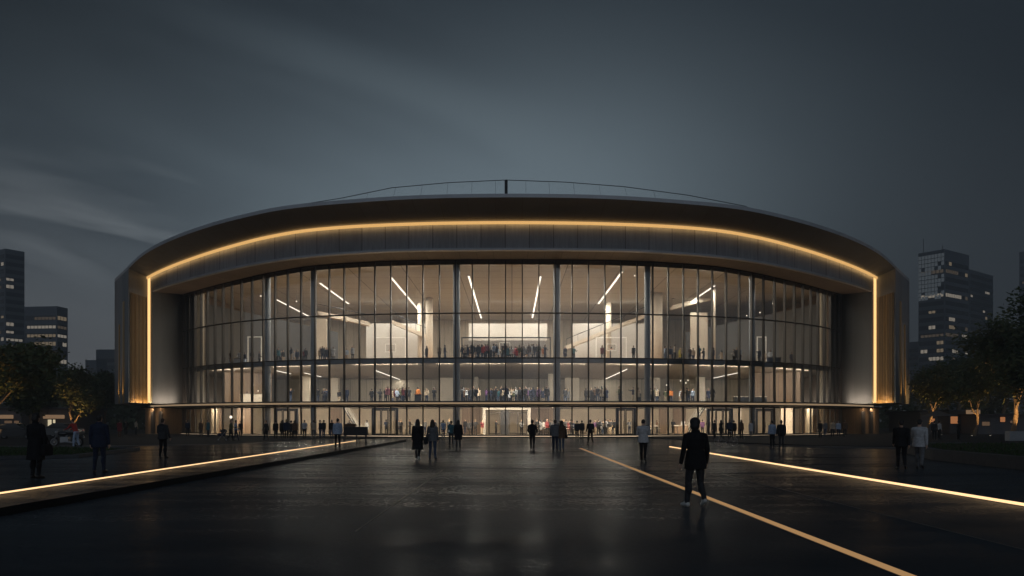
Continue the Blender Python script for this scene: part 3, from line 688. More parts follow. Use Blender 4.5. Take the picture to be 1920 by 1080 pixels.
# ------------------------------------------------------------------ uplights outside
def spot(name, loc, aim, power, size=R(70), col=(1.0, 0.66, 0.30), blend=0.8, rad=0.08):
    l = bpy.data.lights.new(name, 'SPOT'); l.energy = power; l.spot_size = size; l.spot_blend = blend; l.color = col; l.shadow_soft_size = rad
    o = bpy.data.objects.new(name, l); COL.objects.link(o); o.location = loc
    o.rotation_euler = (Vector(aim) - Vector(loc)).to_track_quat('-Z', 'Y').to_euler(); return o
for s in (-1, 1):
    # grazing the concrete jambs
    yj = (Yf(XT2) + Yg(42.4)) / 2
    area('jamb_uplight', (s * (XT2 - 1.3), yj - 0.6, LZ1 + 0.06), 0.08, 6.0, 190, (R(180), s * R(42), 0), (1.0, 0.80, 0.60))
    area('bronze_uplight', (s * (XB - 0.45), (Yh(XB) + Yf(XB)) / 2, LZ1 + 0.06), 0.1, 4.2, 70, (R(180), s * R(20), 0), (1.0, 0.62, 0.24))
    for tt in (3.2, 6.3):
        c = Vector((XB, Yh(XB), 0)) + dS * tt + nS * 0.55
        spot('fin_uplight', (s * c.x, c.y, LZ1 + 0.1), (s * (c.x - nS.x * 0.5), c.y - nS.y * 0.5, LZ1 + 6), 520, R(46), (1.0, 0.62, 0.26))

    for Xa in (44.2, 46.6): area('wing_downlight', (s * Xa, Yl(Xa) + 1.3, LZ0 - 0.04), 1.6, 0.1, 60, (R(20), 0, 0), (1.0, 0.70, 0.42))
# ------------------------------------------------------------------ lights in the plaza
def groundlight(name, p0, p1, wd, h, z, mat, label, cat='light line'):
    p0 = Vector((*p0, z)); p1 = Vector((*p1, z)); L = (p1 - p0).length; a = math.atan2(p1.y - p0.y, p1.x - p0.x)
    e = empty(name, p0, a, label, cat)
    if h > 0.02:
        mb = MB(); mb.box(0, L, -wd * 0.7, wd * 0.7, 0.0, 0.012); mb.build('channel', M['dark'], e)
        mb = MB(); mb.box(0.01, L - 0.01, -wd / 2, wd / 2, 0.0125, h); mb.build('diffuser', mat, e)
    else:
        mb = MB(); mb.box(0, L, -wd / 2 - 0.03, wd / 2 + 0.03, 0.0, 0.004); mb.build('channel', M['dark'], e)
        mb = MB(); mb.box(0, L, -wd / 2, wd / 2, 0.0045, 0.009); mb.build('diffuser', mat, e)
    return e
groundlight('ground_light_line', (-10.25, 8), (-11.85, 60.5), 0.05, 0.042, 0.15, M['led_ground'], 'bright warm light line running along the raised walk on the left')
groundlight('ground_light_line', (9.95, 9), (10.1, 51), 0.07, 0.06, -0.006, M['led_ground'], 'brightest white hot light line in the paving at right')
groundlight('amber_inlay', (4.24, 6), (4.2, 49), 0.15, 0.0, -0.006, M['led_inlay'], 'dull amber inlaid strip running diagonally towards the camera', 'inlaid strip')
M['groove'] = principled('brass_groove', (0.10, 0.095, 0.085), 0.7)
for X, y0, y1, nm in ((6.6, 8, 25, 'thin barely lit groove line in the paving right of the amber strip'), (-2.35, 12, 27, 'faint pale groove line in the wet paving left of centre')):
    mb = MB(); mb.box(-0.018, 0.018, 0, y1 - y0, 0, 0.004); o = mb.build('paving_groove', M['groove'], loc=(X, y0, -0.006)); tag(o, nm, 'paving groove')
# dark terraces either side of the forecourt
def terrace(name, poly, z, mat): return sheet(name, poly, z, mat, z + 0.01)
for s in (-1, 1):
    zb_ = 0.151 if s < 0 else 0.0
    fr = [(13.5, 78), (15.5, 68), (17.0, 59.5), (19.5, 53), (24, 50), (34, 48.5), (47, 49)]
    bk = [(47, 97), (44, Yg(44) - 0.62), (41, Yg(41) - 0.62), (36, Yg(36) - 0.62), (30, Yg(30) - 0.62), (24, Yg(24) - 0.62), (18, Yg(18) - 0.62), (13, Yg(13) - 2.5)]
    poly = [(s * x, y) for x, y in fr + bk]
    terrace('terrace', poly if s > 0 else poly[::-1], 0.08, M['terrace'])
    fr = [(16, 55), (20, 50), (24, 47), (34, 45.5), (50, 46), (50, 48), (34, 48), (24, 49.5), (19, 52.8)]
    poly = [(s * x, y) for x, y in fr]
    terrace('terrace_step', poly if s > 0 else poly[::-1], 0.04 if s > 0 else 0.165, M['kerb'])
# ------------------------------------------------------------------ people
SKIN = [principled('skin_' + n, c, 0.55) for n, c in (('light', (0.50, 0.33, 0.25)), ('tan', (0.36, 0.22, 0.15)), ('deep', (0.14, 0.08, 0.055)))]
HAIR = [principled('hair_' + n, c, 0.6, nscale=30, namt=0.3) for n, c in (('black', (0.012, 0.010, 0.010)), ('brown', (0.045, 0.028, 0.018)), ('fair', (0.20, 0.14, 0.08)), ('grey', (0.25, 0.24, 0.23)))]
def cloth(n, c): return principled('cloth_' + n, c, 0.85, spec=0.2, nscale=14, namt=0.25, bump=0.35, bscale=9)
CL = {n: cloth(n, c) for n, c in dict(black=(0.012, 0.012, 0.014), charcoal=(0.035, 0.036, 0.04), navy=(0.02, 0.028, 0.055), grey=(0.14, 0.145, 0.155), white=(0.45, 0.46, 0.48), paleblue=(0.34, 0.42, 0.55), teal=(0.05, 0.14, 0.17), red=(0.42, 0.05, 0.045), maroon=(0.16, 0.03, 0.035), pink=(0.55, 0.22, 0.26), beige=(0.42, 0.34, 0.25), brown=(0.11, 0.065, 0.04), olive=(0.09, 0.095, 0.05), denim=(0.06, 0.085, 0.14), orange=(0.60, 0.20, 0.05), yellow=(0.6, 0.5, 0.12), plum=(0.12, 0.06, 0.14)).items()}
SHOE = principled('shoe_leather', (0.02, 0.018, 0.017), 0.5); SHOEW = principled('white_trainer', (0.55, 0.55, 0.53), 0.6)

class Body:
    TAGS = ['skin', 'top', 'bottom', 'shoe', 'hair']
    def __init__(s): s.p = []
    def cap(s, a, ra, b, rb, t): s.p.append(('c', np.array(a, float), ra, np.array(b, float), rb, t))
    def ell(s, c, r, t): s.p.append(('e', np.array(c, float), np.array(r, float), t))
    def loft(s, rings, t): s.p.append(('l', rings, t))
    def mesh(s, name, voxel, smooth=2):
        bm = bmesh.new()
        for q in s.p:
            if q[0] == 'e':
                bmesh.ops.create_icosphere(bm, subdivisions=3, radius=1.0, matrix=Matrix.Translation(q[1]) @ Matrix.Diagonal((*q[2], 1)))
            elif q[0] == 'c':
                a, b = Vector(q[1]), Vector(q[3]); d = (b - a); L = d.length
                m = Matrix.Translation((a + b) / 2) @ d.to_track_quat('Z', 'Y').to_matrix().to_4x4()
                if L > 1e-4: bmesh.ops.create_cone(bm, cap_ends=True, segments=14, radius1=q[2], radius2=q[4], depth=L, matrix=m)
                bmesh.ops.create_icosphere(bm, subdivisions=2, radius=q[2], matrix=Matrix.Translation(a)); bmesh.ops.create_icosphere(bm, subdivisions=2, radius=q[4], matrix=Matrix.Translation(b))
            else:
                n = 20; rows = []
                for z, cx, cy, rx, ry in q[1]: rows.append([bm.verts.new((cx + rx * math.cos(2 * math.pi * k / n), cy + ry * math.sin(2 * math.pi * k / n), z)) for k in range(n)])
                for r0, r1 in zip(rows[:-1], rows[1:]):
                    for k in range(n): bm.faces.new((r0[k], r0[(k + 1) % n], r1[(k + 1) % n], r1[k]))
                bm.faces.new(rows[0][::-1]); bm.faces.new(rows[-1])
        me = bpy.data.meshes.new(name + '_raw'); bmesh.ops.recalc_face_normals(bm, faces=bm.faces); bm.to_mesh(me); bm.free()
        ob = bpy.data.objects.new(name + '_raw', me); COL.objects.link(ob)
        md = ob.modifiers.new('r', 'REMESH'); md.mode = 'VOXEL'; md.voxel_size = voxel; md.use_smooth_shade = True
        if smooth:
            ms = ob.modifiers.new('s', 'SMOOTH'); ms.factor = 0.5; ms.iterations = smooth
        dg = bpy.context.evaluated_depsgraph_get(); dg.update()
        out = bpy.data.meshes.new_from_object(ob.evaluated_get(dg)); out.name = name
        bpy.data.objects.remove(ob); bpy.data.meshes.remove(me)
        # garment of every face: the nearest volume it was grown from
        nf = len(out.polygons); C = np.empty(nf * 3); out.polygons.foreach_get('center', C); C = C.reshape(-1, 3)
        best = np.full(nf, 1e9); tg = np.zeros(nf, int)
        for q in s.p:
            if q[0] == 'c':
                a, b = q[1], q[3]; ab = b - a; L2 = max(1e-9, ab @ ab); u = np.clip((C - a) @ ab / L2, 0, 1); dd = np.linalg.norm(C - a - u[:, None] * ab, axis=1) - (q[2] + (q[4] - q[2]) * u)
            elif q[0] == 'e': dd = (np.linalg.norm((C - q[1]) / q[2], axis=1) - 1) * q[2].min()
            else:
                rg = np.array(q[1]); z = np.clip(C[:, 2], rg[:, 0].min(), rg[:, 0].max()); o = np.argsort(rg[:, 0]); f = [np.interp(z, rg[o, 0], rg[o, k]) for k in range(1, 5)]
                dd = np.maximum((np.sqrt(((C[:, 0] - f[0]) / f[2]) ** 2 + ((C[:, 1] - f[1]) / f[3]) ** 2) - 1) * np.minimum(f[2], f[3]), np.abs(C[:, 2] - z))
            k = dd < best; best[k] = dd[k]; tg[k] = s.TAGS.index(q[-1])
        out.materials.clear()
        out.polygons.foreach_set('material_index', tg.astype(np.int32))
        out.polygons.foreach_set('use_smooth', np.ones(nf, bool))
        return out

def figure(stance=0.10, stride=0.0, larm=(0.05, 0.10, 0.15), rarm=(0.05, 0.10, 0.15), lean=0.0, headp=0.0, heady=0.0, coat=0.0, bulk=1.0, sleeve='long', hair='short', fingers=True, skirt=False, collar=False, hairtag=None, legs='bottom', sit=False, hood=False):
    """figure facing +Y, feet at z 0, 1.75 m tall; returns body and hair volumes"""
    B, Hh = Body(), Body(); top = 'top'; fem = hair in ('long', 'bun')
    sw = 0.175 if fem else 0.195
    hz = 0.92 - abs(stride) * 0.09
    lz = lambda z: lean * max(0, z - 0.95)
    # legs and shoes
    for s, st in ((-1, stride / 2), (1, -stride / 2)):
        hip = (s * 0.092, 0, hz); back = st < -0.06
        ank = (s * stance, st, 0.15 if back else 0.085)
        kn = (s * (0.092 + stance) / 2, st * 0.5 + (0.06 if back else 0.035), 0.49 - (0.01 if back else 0))
        w = 1.06 if legs == 'bottom' and not fem else 0.94
        B.cap(hip, 0.092 * w, kn, 0.063 * w, 'bottom'); B.cap(kn, 0.062 * w, (ank[0], ank[1] - 0.01, ank[2] + 0.02), 0.047 * w, 'bottom')
        B.ell((kn[0], st * 0.6 - 0.02 if not back else kn[1] - .04, 0.36), (0.058 * w, 0.062 * w, 0.12), 'bottom')
        out = s * 0.03
        heel = (ank[0], ank[1] - 0.045, 0.045 + (0.08 if back else 0)); toe = (ank[0] + out, ank[1] + 0.155, 0.034)
        B.cap(heel, 0.042, toe, 0.034, 'shoe'); B.cap((ank[0], ank[1], ank[2]), 0.042, (ank[0] + out * .6, ank[1] + 0.07, 0.05 + (0.02 if back else 0)), 0.042, 'shoe')
    # torso
    b = bulk; tz = [(0.84, 0.150, 0.115), (0.93, 0.172, 0.130), (1.03, 0.158, 0.118), (1.12, 0.152, 0.112), (1.24, 0.168, 0.124), (1.35, 0.182, 0.122), (1.42, 0.155, 0.095), (1.475, 0.075, 0.065)]
    if fem: tz = [(z, rx * (0.93 if z > 1.0 else 1.0), ry * (0.95 if z > 1.0 else 1.0)) for z, rx, ry in tz]
    B.loft([(z + hz - 0.92 if z < 1.0 else z + hz - 0.92, 0, lz(z), rx * 0.97, ry * 0.97) for z, rx, ry in tz[:3]], 'bottom')
    dz = hz - 0.92
    B.loft([(z + dz, 0, lz(z), rx * b, ry * b) for z, rx, ry in [(0.90, 0.178, 0.136)] + tz[2:]], top)
    if coat:
        bot = 0.92 - coat
        B.loft([(bot + dz, 0, stride * 0.05, 0.21 + coat * 0.09, 0.165 + coat * 0.07 + abs(stride) * 0.12), (0.72 + dz if coat > .3 else 0.85 + dz, 0, 0, 0.205 * b, 0.158 * b), (0.95 + dz, 0, lz(.95), 0.188 * b, 0.145 * b), (1.12 + dz, 0, lz(1.12), 0.168 * b, 0.128 * b)], top)
    # shoulders, neck, head
    sh = 1.405 + dz; ly = lz(1.42)
    B.cap((-sw + 0.03, ly, sh), 0.066 * b, (sw - 0.03, ly, sh), 0.066 * b, top)
    B.cap((-0.09, ly - 0.01, sh + 0.035), 0.05, (0.09, ly - 0.01, sh + 0.035), 0.05, top)
    hx, hy, hzc = 0, ly + 0.02 + 0.07 * math.sin(headp), 1.635 + dz - 0.035 * abs(math.sin(headp))
    B.cap((0, ly - 0.005, 1.44 + dz), 0.058, (0, (ly + hy) / 2, 1.56 + dz), 0.054, 'skin')
    if collar: B.cap((-0.035, ly - 0.01, 1.49 + dz), 0.062, (0.035, ly - 0.01, 1.49 + dz), 0.062, top)
    if hood: B.ell((0, ly - 0.075, 1.46 + dz), (0.12, 0.075, 0.065), top)
    cp, sp_ = math.cos(headp), math.sin(headp); cy_, sy_ = math.cos(heady), math.sin(heady)
    def hp(x, y, z):
        y, z = y * cp + z * sp_, z * cp - y * sp_; x, y = x * cy_ + y * sy_, y * cy_ - x * sy_
        return (hx + x, hy + y, hzc + z)
    B.ell(hp(0, -0.005, 0.015), (0.075, 0.093, 0.10), 'skin'); B.ell(hp(0, 0.03, -0.055), (0.056, 0.062, 0.062), 'skin')
    B.cap(hp(0, 0.085, 0.0), 0.011, hp(0, 0.103, -0.028), 0.014, 'skin'); B.ell(hp(0, 0.085, -0.06), (0.024, 0.01, 0.010), 'skin')
    for s in (-1, 1):
        B.ell(hp(s * 0.077, -0.008, -0.01), (0.012, 0.023, 0.032), 'skin'); B.ell(hp(s * 0.030, 0.082, 0.012), (0.018, 0.012, 0.010), 'skin')
    ht = 'hair'
    HB = B if hairtag else Hh
    HB.ell(hp(0, -0.020, 0.032), (0.083, 0.092, 0.095), ht); HB.ell(hp(0, -0.045, -0.005), (0.076, 0.066, 0.085), ht)
    if hair == 'long':
        HB.ell(hp(0, -0.06, -0.09), (0.085, 0.055, 0.15), ht); HB.ell(hp(0, -0.075, -0.19), (0.10, 0.045, 0.12), ht)
        for s in (-1, 1): HB.cap(hp(s * 0.075, 0.0, 0.0), 0.028, hp(s * 0.085, -0.02, -0.18), 0.024, ht)
    if hair == 'bun': HB.ell(hp(0, -0.115, 0.075), (0.045, 0.045, 0.045), ht)
    if hair == 'full': HB.ell(hp(0, -0.01, 0.05), (0.10, 0.105, 0.095), ht); HB.ell(hp(0, -0.045, -0.03), (0.095, 0.08, 0.10), ht)
    # arms: (swing forward, out from the side, elbow bend)
    tips = {}
    for s, (swg, ab, eb) in ((-1, larm), (1, rarm)):
        S = np.array((s * sw, ly, sh - 0.005)); d = np.array((s * math.sin(ab), math.sin(swg) * math.cos(ab), -math.cos(swg) * math.cos(ab)))
        E = S + d * 0.285; a2 = swg + eb; inw = -s * 0.30 * min(1, max(0, eb - 0.4))
        d2 = np.array((s * math.sin(ab) * 0.3 + inw, math.sin(a2), -math.cos(a2))); d2 /= np.linalg.norm(d2); W = E + d2 * 0.245
        long_ = sleeve == 'long'
        B.cap(S, 0.062 * b, E, 0.047 * b, top); B.cap(E, 0.046 * b if long_ else 0.040, W, 0.036 * b if long_ else 0.027, top if long_ else 'skin')
        K = W + d2 * 0.085; B.cap(W + d2 * 0.01, 0.027, K, 0.030, 'skin'); side = np.array((0, 1.0, 0)) - d2 * d2[1]
        if np.linalg.norm(side) < 0.2: side = np.array((1.0, 0, 0)) - d2 * d2[0]
        side /= np.linalg.norm(side); cu = np.cross(d2, side) * -s * (1 if True else 1)
        if fingers:
            for j, (o, L) in enumerate(((0.030, 0.070), (0.010, 0.078), (-0.010, 0.073), (-0.029, 0.058))):
                p0 = K + side * o; p1 = p0 + d2 * L * 0.55 + cu * 0.008; p2 = p1 + d2 * L * 0.4 + cu * 0.022
                B.cap(p0, 0.0098, p1, 0.009, 'skin'); B.cap(p1, 0.009, p2, 0.008, 'skin')
            p0 = W + d2 * 0.035 + side * 0.026; p1 = p0 + side * 0.028 + d2 * 0.03; B.cap(p0, 0.0125, p1, 0.011, 'skin'); B.cap(p1, 0.011, p1 + d2 * 0.028 + side * 0.006, 0.009, 'skin')
        else: B.cap(K, 0.028, K + d2 * 0.06, 0.018, 'skin')
        tips[s] = K + d2 * 0.03
    return B, Hh, tips

def person(px, py, z, rz, label, top, bottom, skin=0, hair_c=0, shoe=None, height=1.74, group='people on the plaza', depth=None, X=None, **kw):
    Y = depth if depth else (EYE - z) * F / (py - HY)
    x = (px - CX) / F * Y
    B, Hh, tips = figure(**kw)
    near = Y < 40
    me = B.mesh('person', 0.0085 if near else 0.013)
    for m in (SKIN[skin], CL[top], CL[bottom], shoe or SHOE): me.materials.append(m)
    o = bpy.data.objects.new('person', me); COL.objects.link(o); k = height / 1.75
    o.location = (x, Y, z); o.rotation_euler = (0, 0, rz); o.scale = (k, k, k)
    tag(o, label, 'person', group)
    hm = Hh.mesh('hair', 0.012, 1); hm.polygons.foreach_set('material_index', np.zeros(len(hm.polygons), np.int32)); hm.materials.append(HAIR[hair_c])
    h = bpy.data.objects.new('hair', hm); COL.objects.link(h); h.parent = o
    return o, tips, k
def at_person(o, p): return o.matrix_basis @ Vector(p)

P0 = 0.15; PL = -0.006
walk = dict(larm=(0.35, 0.08, 0.25), rarm=(-0.3, 0.08, 0.15))
A1, tA, kA = person(67, 897, P0, R(-8), 'dark heavyset figure in black coat with shoulder bag, outermost on the raised walk', 'black', 'black', 1, 0, stance=0.09, coat=0.42, bulk=1.12, height=1.70, larm=(0.1, 0.16, 0.5), rarm=(0.05, 0.2, 0.2), hair='full', collar=True)
person(186, 886, P0, R(6), 'broad man in dark navy suit standing with feet apart beside the light line', 'navy', 'navy', 0, 0, stance=0.14, coat=0.16, bulk=1.16, height=1.69, larm=(0.02, 0.2, 0.15), rarm=(0.02, 0.2, 0.15), collar=True)
person(305, 858, P0, R(-12), 'man in dark jacket with pale fur hood looking at the arena', 'charcoal', 'black', 0, 1, stance=0.13, bulk=1.15, height=1.62, larm=(0.15, 0.22, 0.8), rarm=(0.1, 0.22, 0.3), hood=True, coat=0.1)
person(633, 841, P0, R(4), 'man in pale blue shirt standing on the light line of the raised walk', 'paleblue', 'black', 0, 0, stance=0.12, bulk=1.1, height=1.66, larm=(0.05, 0.16, 0.2), rarm=(0.05, 0.16, 0.2), coat=0.08)
person(783, 863, PL, R(3), 'woman in long black knee length coat walking towards the entrance', 'black', 'black', 0, 0, SHOEW, stance=0.05, stride=0.16, coat=0.46, bulk=1.08, height=1.76, larm=(0.1, 0.12, 0.3), rarm=(0, 0.12, 0.2), hair='long')
F1, tF, kF = person(811, 862, PL, R(-4), 'long haired woman in grey jacket and jeans carrying a dark bag', 'grey', 'denim', 0, 1, stance=0.13, stride=0.12, height=1.74, larm=(0.05, 0.14, 0.3), rarm=(0.1, 0.12, 0.2), hair='long', coat=0.1)
person(831, 818, PL, R(20), 'slim person in blue grey jacket just before the glass, behind the two women', 'paleblue', 'denim', 0, 0, stance=0.1, height=1.76, depth=74, larm=(0.1, 0.15, 0.4), rarm=(0.1, 0.15, 0.4))
person(859, 842, PL, R(-6), 'woman in wide black coat with long dark hair before the left central column', 'black', 'charcoal', 0, 0, stance=0.1, coat=0.36, bulk=1.18, height=1.74, hair='long', larm=(0.1, 0.2, 0.5), rarm=(0.05, 0.2, 0.3))
person(846, 836, PL, R(10), 'person in dim teal jacket half hidden behind the woman in wide coat', 'teal', 'charcoal', 1, 1, stance=0.09, stride=0.3, height=1.72, **walk)
person(998, 843, PL, R(-10), 'man in black hooded jacket alone in the middle of the plaza', 'black', 'black', 1, 0, stance=0.09, stride=0.10, bulk=1.14, height=1.75, larm=(0.2, 0.24, 0.9), rarm=(0.2, 0.24, 0.9), hood=True, coat=0.05)
person(1041, 847, PL, R(6), 'man in blue grey hooded top walking close beside a companion', 'grey', 'navy', 0, 1, stance=0.09, stride=0.18, bulk=1.14, height=1.76, hood=True, larm=(0.1, 0.15, 0.6), rarm=(0.1, 0.1, 0.2), coat=0.06)
J1, tJ, kJ = person(1053, 847, PL, R(-5), 'woman in brown jacket with handbag walking beside the man in hooded top', 'brown', 'denim', 1, 1, stance=0.08, stride=0.18, bulk=1.05, height=1.72, hair='long', larm=(0.1, 0.1, 0.4), rarm=(0.05, 0.15, 0.2), coat=0.15)
K1, tK, kK = person(1107, 833, PL, R(14), 'man with dark backpack striding to the doors', 'black', 'black', 0, 0, stance=0.13, stride=0.28, bulk=1.1, height=1.80, larm=(0.3, 0.12, 0.3), rarm=(-0.3, 0.12, 0.3))
person(1082, 819, PL, R(5), 'left one of two dark jacketed people standing together at the glass', 'charcoal', 'black', 0, 0, stance=0.1, height=1.72, bulk=1.12, depth=78, coat=0.12)
person(1091, 819, PL, R(-8), 'right one of two dark jacketed people standing together at the glass', 'charcoal', 'black', 0, 0, stance=0.1, height=1.74, bulk=1.14, depth=78.5, coat=0.12)
person(1206, 866, PL, R(-14), 'man in white shirt and black trousers bowing his head over a phone', 'white', 'black', 0, 0, stance=0.07, stride=0.14, bulk=1.12, height=1.76, headp=0.55, larm=(0.25, 0.16, 1.5), rarm=(0.3, 0.14, 1.3), coat=0.12)
person(1304, 950, PL, R(14), 'nearest man in black jacket standing between the amber strip and the white light line', 'black', 'charcoal', 0, 0, SHOEW, stance=0.15, stride=0.14, bulk=1.12, height=1.72, larm=(0.0, 0.22, 0.3), rarm=(0.0, 0.22, 0.3), hair='full', collar=True, coat=0.16, heady=0.5)
person(1448, 839, PL, R(8), 'person in pale blue shirt on the terrace edge next to one in black', 'paleblue', 'black', 0, 0, stance=0.09, height=1.72, bulk=1.05, coat=0.05, larm=(0.05, 0.12, 0.2), rarm=(0.05, 0.12, 0.2))
person(1465, 840, PL, R(-8), 'person in black jacket on the terrace edge next to one in blue', 'black', 'charcoal', 1, 0, stance=0.10, height=1.73, bulk=1.2, coat=0.14, larm=(0.05, 0.2, 0.3), rarm=(0.05, 0.2, 0.3))
person(1690, 880, PL, R(-20), 'dark clothed companion carrying a bag beside the man in loose white shirt', 'black', 'black', 1, 0, stance=0.1, stride=0.25, bulk=1.12, height=1.74, coat=0.1, **walk)
person(1724, 879, PL, R(-35), 'man in loose white shirt and grey trousers in mid stride at right', 'white', 'grey', 0, 0, stance=0.1, stride=0.5, bulk=1.15, height=1.78, coat=0.12, headp=0.2, larm=(0.5, 0.12, 0.4), rarm=(-0.35, 0.12, 0.3))
T = 0.08
person(571, 819, T, R(4), 'man in light vest top standing before the shop windows', 'white', 'black', 0, 0, depth=73, height=1.7, stance=0.1)
person(588, 820, T, R(30), 'person in beige jacket facing the windows beside the left pair column', 'beige', 'grey', 0, 1, depth=70, height=1.7, stance=0.12, stride=0.2, coat=0.05)
person(432, 822, T, R(-70), 'person in dark green jacket pushing a stroller along the terrace', 'olive', 'black', 0, 2, depth=64, height=1.74, stance=0.12, stride=0.45, larm=(0.6, 0.1, 0.7), rarm=(0.6, 0.1, 0.7), lean=0.08)
person(442, 822, T, R(-60), 'person in blue jacket striding behind the stroller', 'paleblue', 'navy', 0, 0, depth=65, height=1.72, stance=0.13, stride=0.5, **walk)
person(451, 815, T, R(10), 'slight person in black at the window behind the stroller walkers', 'black', 'black', 1, 0, depth=82, height=1.6)
for i, (px, c, w_) in enumerate(((517, 'black', 'leftmost'), (529, 'black', 'second from the left'), (537, 'navy', 'middle one'), (546, 'charcoal', 'second from the right'), (553, 'brown', 'rightmost'))):
    person(px, 819, T, R(random.uniform(-40, 40)), w_ + ' of the huddle of five in dark coats before the glass', c, 'black', i % 3, i % 3, depth=69 + i % 2 * 1.4, height=1.64 + 0.05 * (i % 3), coat=0.25 if i % 2 else 0.1, bulk=1.15, stance=0.1, hair=('short', 'long', 'full')[i % 3], group='huddle of five on the terrace')
for i, (px, c, w_) in enumerate(((600, 'navy', 'in navy'), (607, 'charcoal', 'in charcoal'), (622, 'black', 'in black'))):
    person(px, 819, T, R(random.uniform(-60, 60)), 'person ' + w_ + ' among three chatting between the window columns', c, 'denim', i % 3, 0, depth=74, height=1.7, stance=0.1, coat=0.08, group='three people chatting')
person(499, 819, T, R(80), 'person in grey scarf and dark jacket walking along the windows', 'charcoal', 'black', 0, 2, depth=66, height=1.68, stance=0.1, stride=0.3, **walk)
person(377, 815, T, R(40), 'dim figure in brown coat near the far left windows', 'brown', 'charcoal', 0, 1, depth=80, height=1.7, coat=0.2)
person(390, 815, T, R(-40), 'dim figure in teal coat near the far left windows', 'teal', 'charcoal', 0, 1, depth=80, height=1.74, coat=0.2)
person(352, 815, T, R(10), 'lone dark figure before the dark end of the left windows', 'navy', 'black', 0, 0, depth=84, height=1.72)
person(236, 812, T, R(30), 'person in black before the timber wall, left of one in beige', 'black', 'black', 0, 0, depth=92, height=1.7)
person(255, 812, T, R(-30), 'person in beige top before the timber wall', 'beige', 'charcoal', 0, 0, depth=92, height=1.7)
person(224, 815, T, R(0), 'person in dull red coat at the corner of the timber wing', 'maroon', 'brown', 1, 0, depth=78, height=1.7, coat=0.3)
person(143, 836, P0, R(75), 'person in red top and pale jeans leaning over the parked motorcycle', 'red', 'paleblue', 0, 0, depth=45.5, height=1.66, stance=0.12, stride=0.2, lean=0.45, headp=0.4, larm=(0.7, 0.1, 0.5), rarm=(0.7, 0.1, 0.5))
for i, (px, c, w_) in enumerate(((1340, 'charcoal', 'first'), (1352, 'black', 'second'), (1368, 'navy', 'third'), (1376, 'black', 'fourth'), (1390, 'brown', 'fifth'))):
    person(px, 818, T, R(random.uniform(-60, 60)), w_ + ' from the left in the dark group behind the bicycle', c, 'black', i % 3, i % 3, depth=72 + (i % 2) * 2, height=1.66 + 0.04 * (i % 3), coat=0.2 if i % 2 else 0.05, bulk=1.12, stance=0.1, hair=('short', 'long', 'full')[i % 3], group='dark group behind the bicycle')
person(1408, 817, T, R(0), 'slim person in white coat right of the dark group', 'white', 'grey', 0, 2, depth=80, height=1.62, coat=0.3)
for i, (px, c, b_, w_) in enumerate(((1538, 'black', 'black', 'in black'), (1547, 'grey', 'denim', 'in grey'), (1561, 'beige', 'charcoal', 'in beige'), (1572, 'paleblue', 'navy', 'in pale blue'), (1584, 'brown', 'charcoal', 'in brown'))):
    person(px, 817, T, R(random.uniform(-50, 50)), 'person ' + w_ + ' among five by the dark end of the right windows', c, b_, i % 3, i % 4, depth=78 + (i % 2) * 4, height=1.64 + 0.04 * (i % 3), stance=0.11, stride=0.2 * (i % 2), coat=0.08, group='five people by the right end windows')
for i, (px, c, dp) in enumerate(((1752, 'charcoal', 66), (1761, 'white', 70), (1797, 'black', 68))):
    person(px, 812, T, R(random.uniform(-90, 90)), ('dark figure near the first lit tree', 'pale shirted figure near the first lit tree', 'black figure before the pavilion between the lit trees')[i], c, 'black', i % 3, 0, depth=dp, height=1.62, group='people under the right hand trees')

# bags
def bag(o, p, size, mat, label, strap_to=None):
    e = empty('shoulder_bag', o.matrix_basis @ Vector(p), o.rotation_euler.z, label, 'bag')
    w_, d_, h_ = size; mb = MB(); n = 12
    for zz, k in ((0, .8), (0.02, 1), (h_ * .5, 1.02), (h_ * .9, .9), (h_, .7)): pass
    rows = [[(math.copysign(abs(math.cos(2 * math.pi * a / n)) ** .5, math.cos(2 * math.pi * a / n)) * w_ / 2 * k, math.copysign(abs(math.sin(2 * math.pi * a / n)) ** .5, math.sin(2 * math.pi * a / n)) * d_ / 2 * k, zz) for a in range(n)] for zz, k in ((0, .8), (0.02, 1), (h_ * .5, 1.04), (h_ * .88, .92), (h_, .7))]
    for r0, r1 in zip(rows[:-1], rows[1:]):
        for a in range(n): mb.face([r0[a], r0[(a + 1) % n], r1[(a + 1) % n], r1[a]])
    mb.face(rows[0][::-1]); mb.face(rows[-1]); mb.build('bag_body', mat, e)
    if strap_to is not None:
        q = Vector(strap_to) - Vector(p); mb = MB(); mb.tube([(0, -d_ * .3, h_ * .95), q * 0.55 + Vector((0.02, -0.04, 0.05)), q, q * 0.6 + Vector((0.02, 0.08, 0.02)), (0, d_ * .3, h_ * .95)], 0.014, 6); mb.build('strap', mat, e)
bag(A1, (0.33, 0.0, 0.62), (0.16, 0.34, 0.30), CL['black'], 'black shoulder bag at the hip of the heavyset figure', (0.17, 0.0, 1.46))
bag(F1, (-0.30, 0.02, 0.66), (0.14, 0.32, 0.30), CL['charcoal'], 'dark bag hanging at the side of the long haired woman', (-0.17, 0, 1.45))
bag(J1, (0.27, 0, 0.72), (0.12, 0.28, 0.24), CL['black'], 'small black handbag of the woman in brown jacket', (0.16, 0, 1.43))
e = empty('backpack', at_person(K1, (0, -0.13, 1.02)), K1.rotation_euler.z, 'dark backpack worn by the man striding to the doors', 'backpack')
mb = MB(); mb.ball((0, -0.09, 0.2), (0.17, 0.12, 0.24), 14, 8); mb.ball((0, -0.17, 0.1), (0.12, 0.06, 0.11), 12, 7); mb.build('pack_body', CL['charcoal'], e, True)
mb = MB()
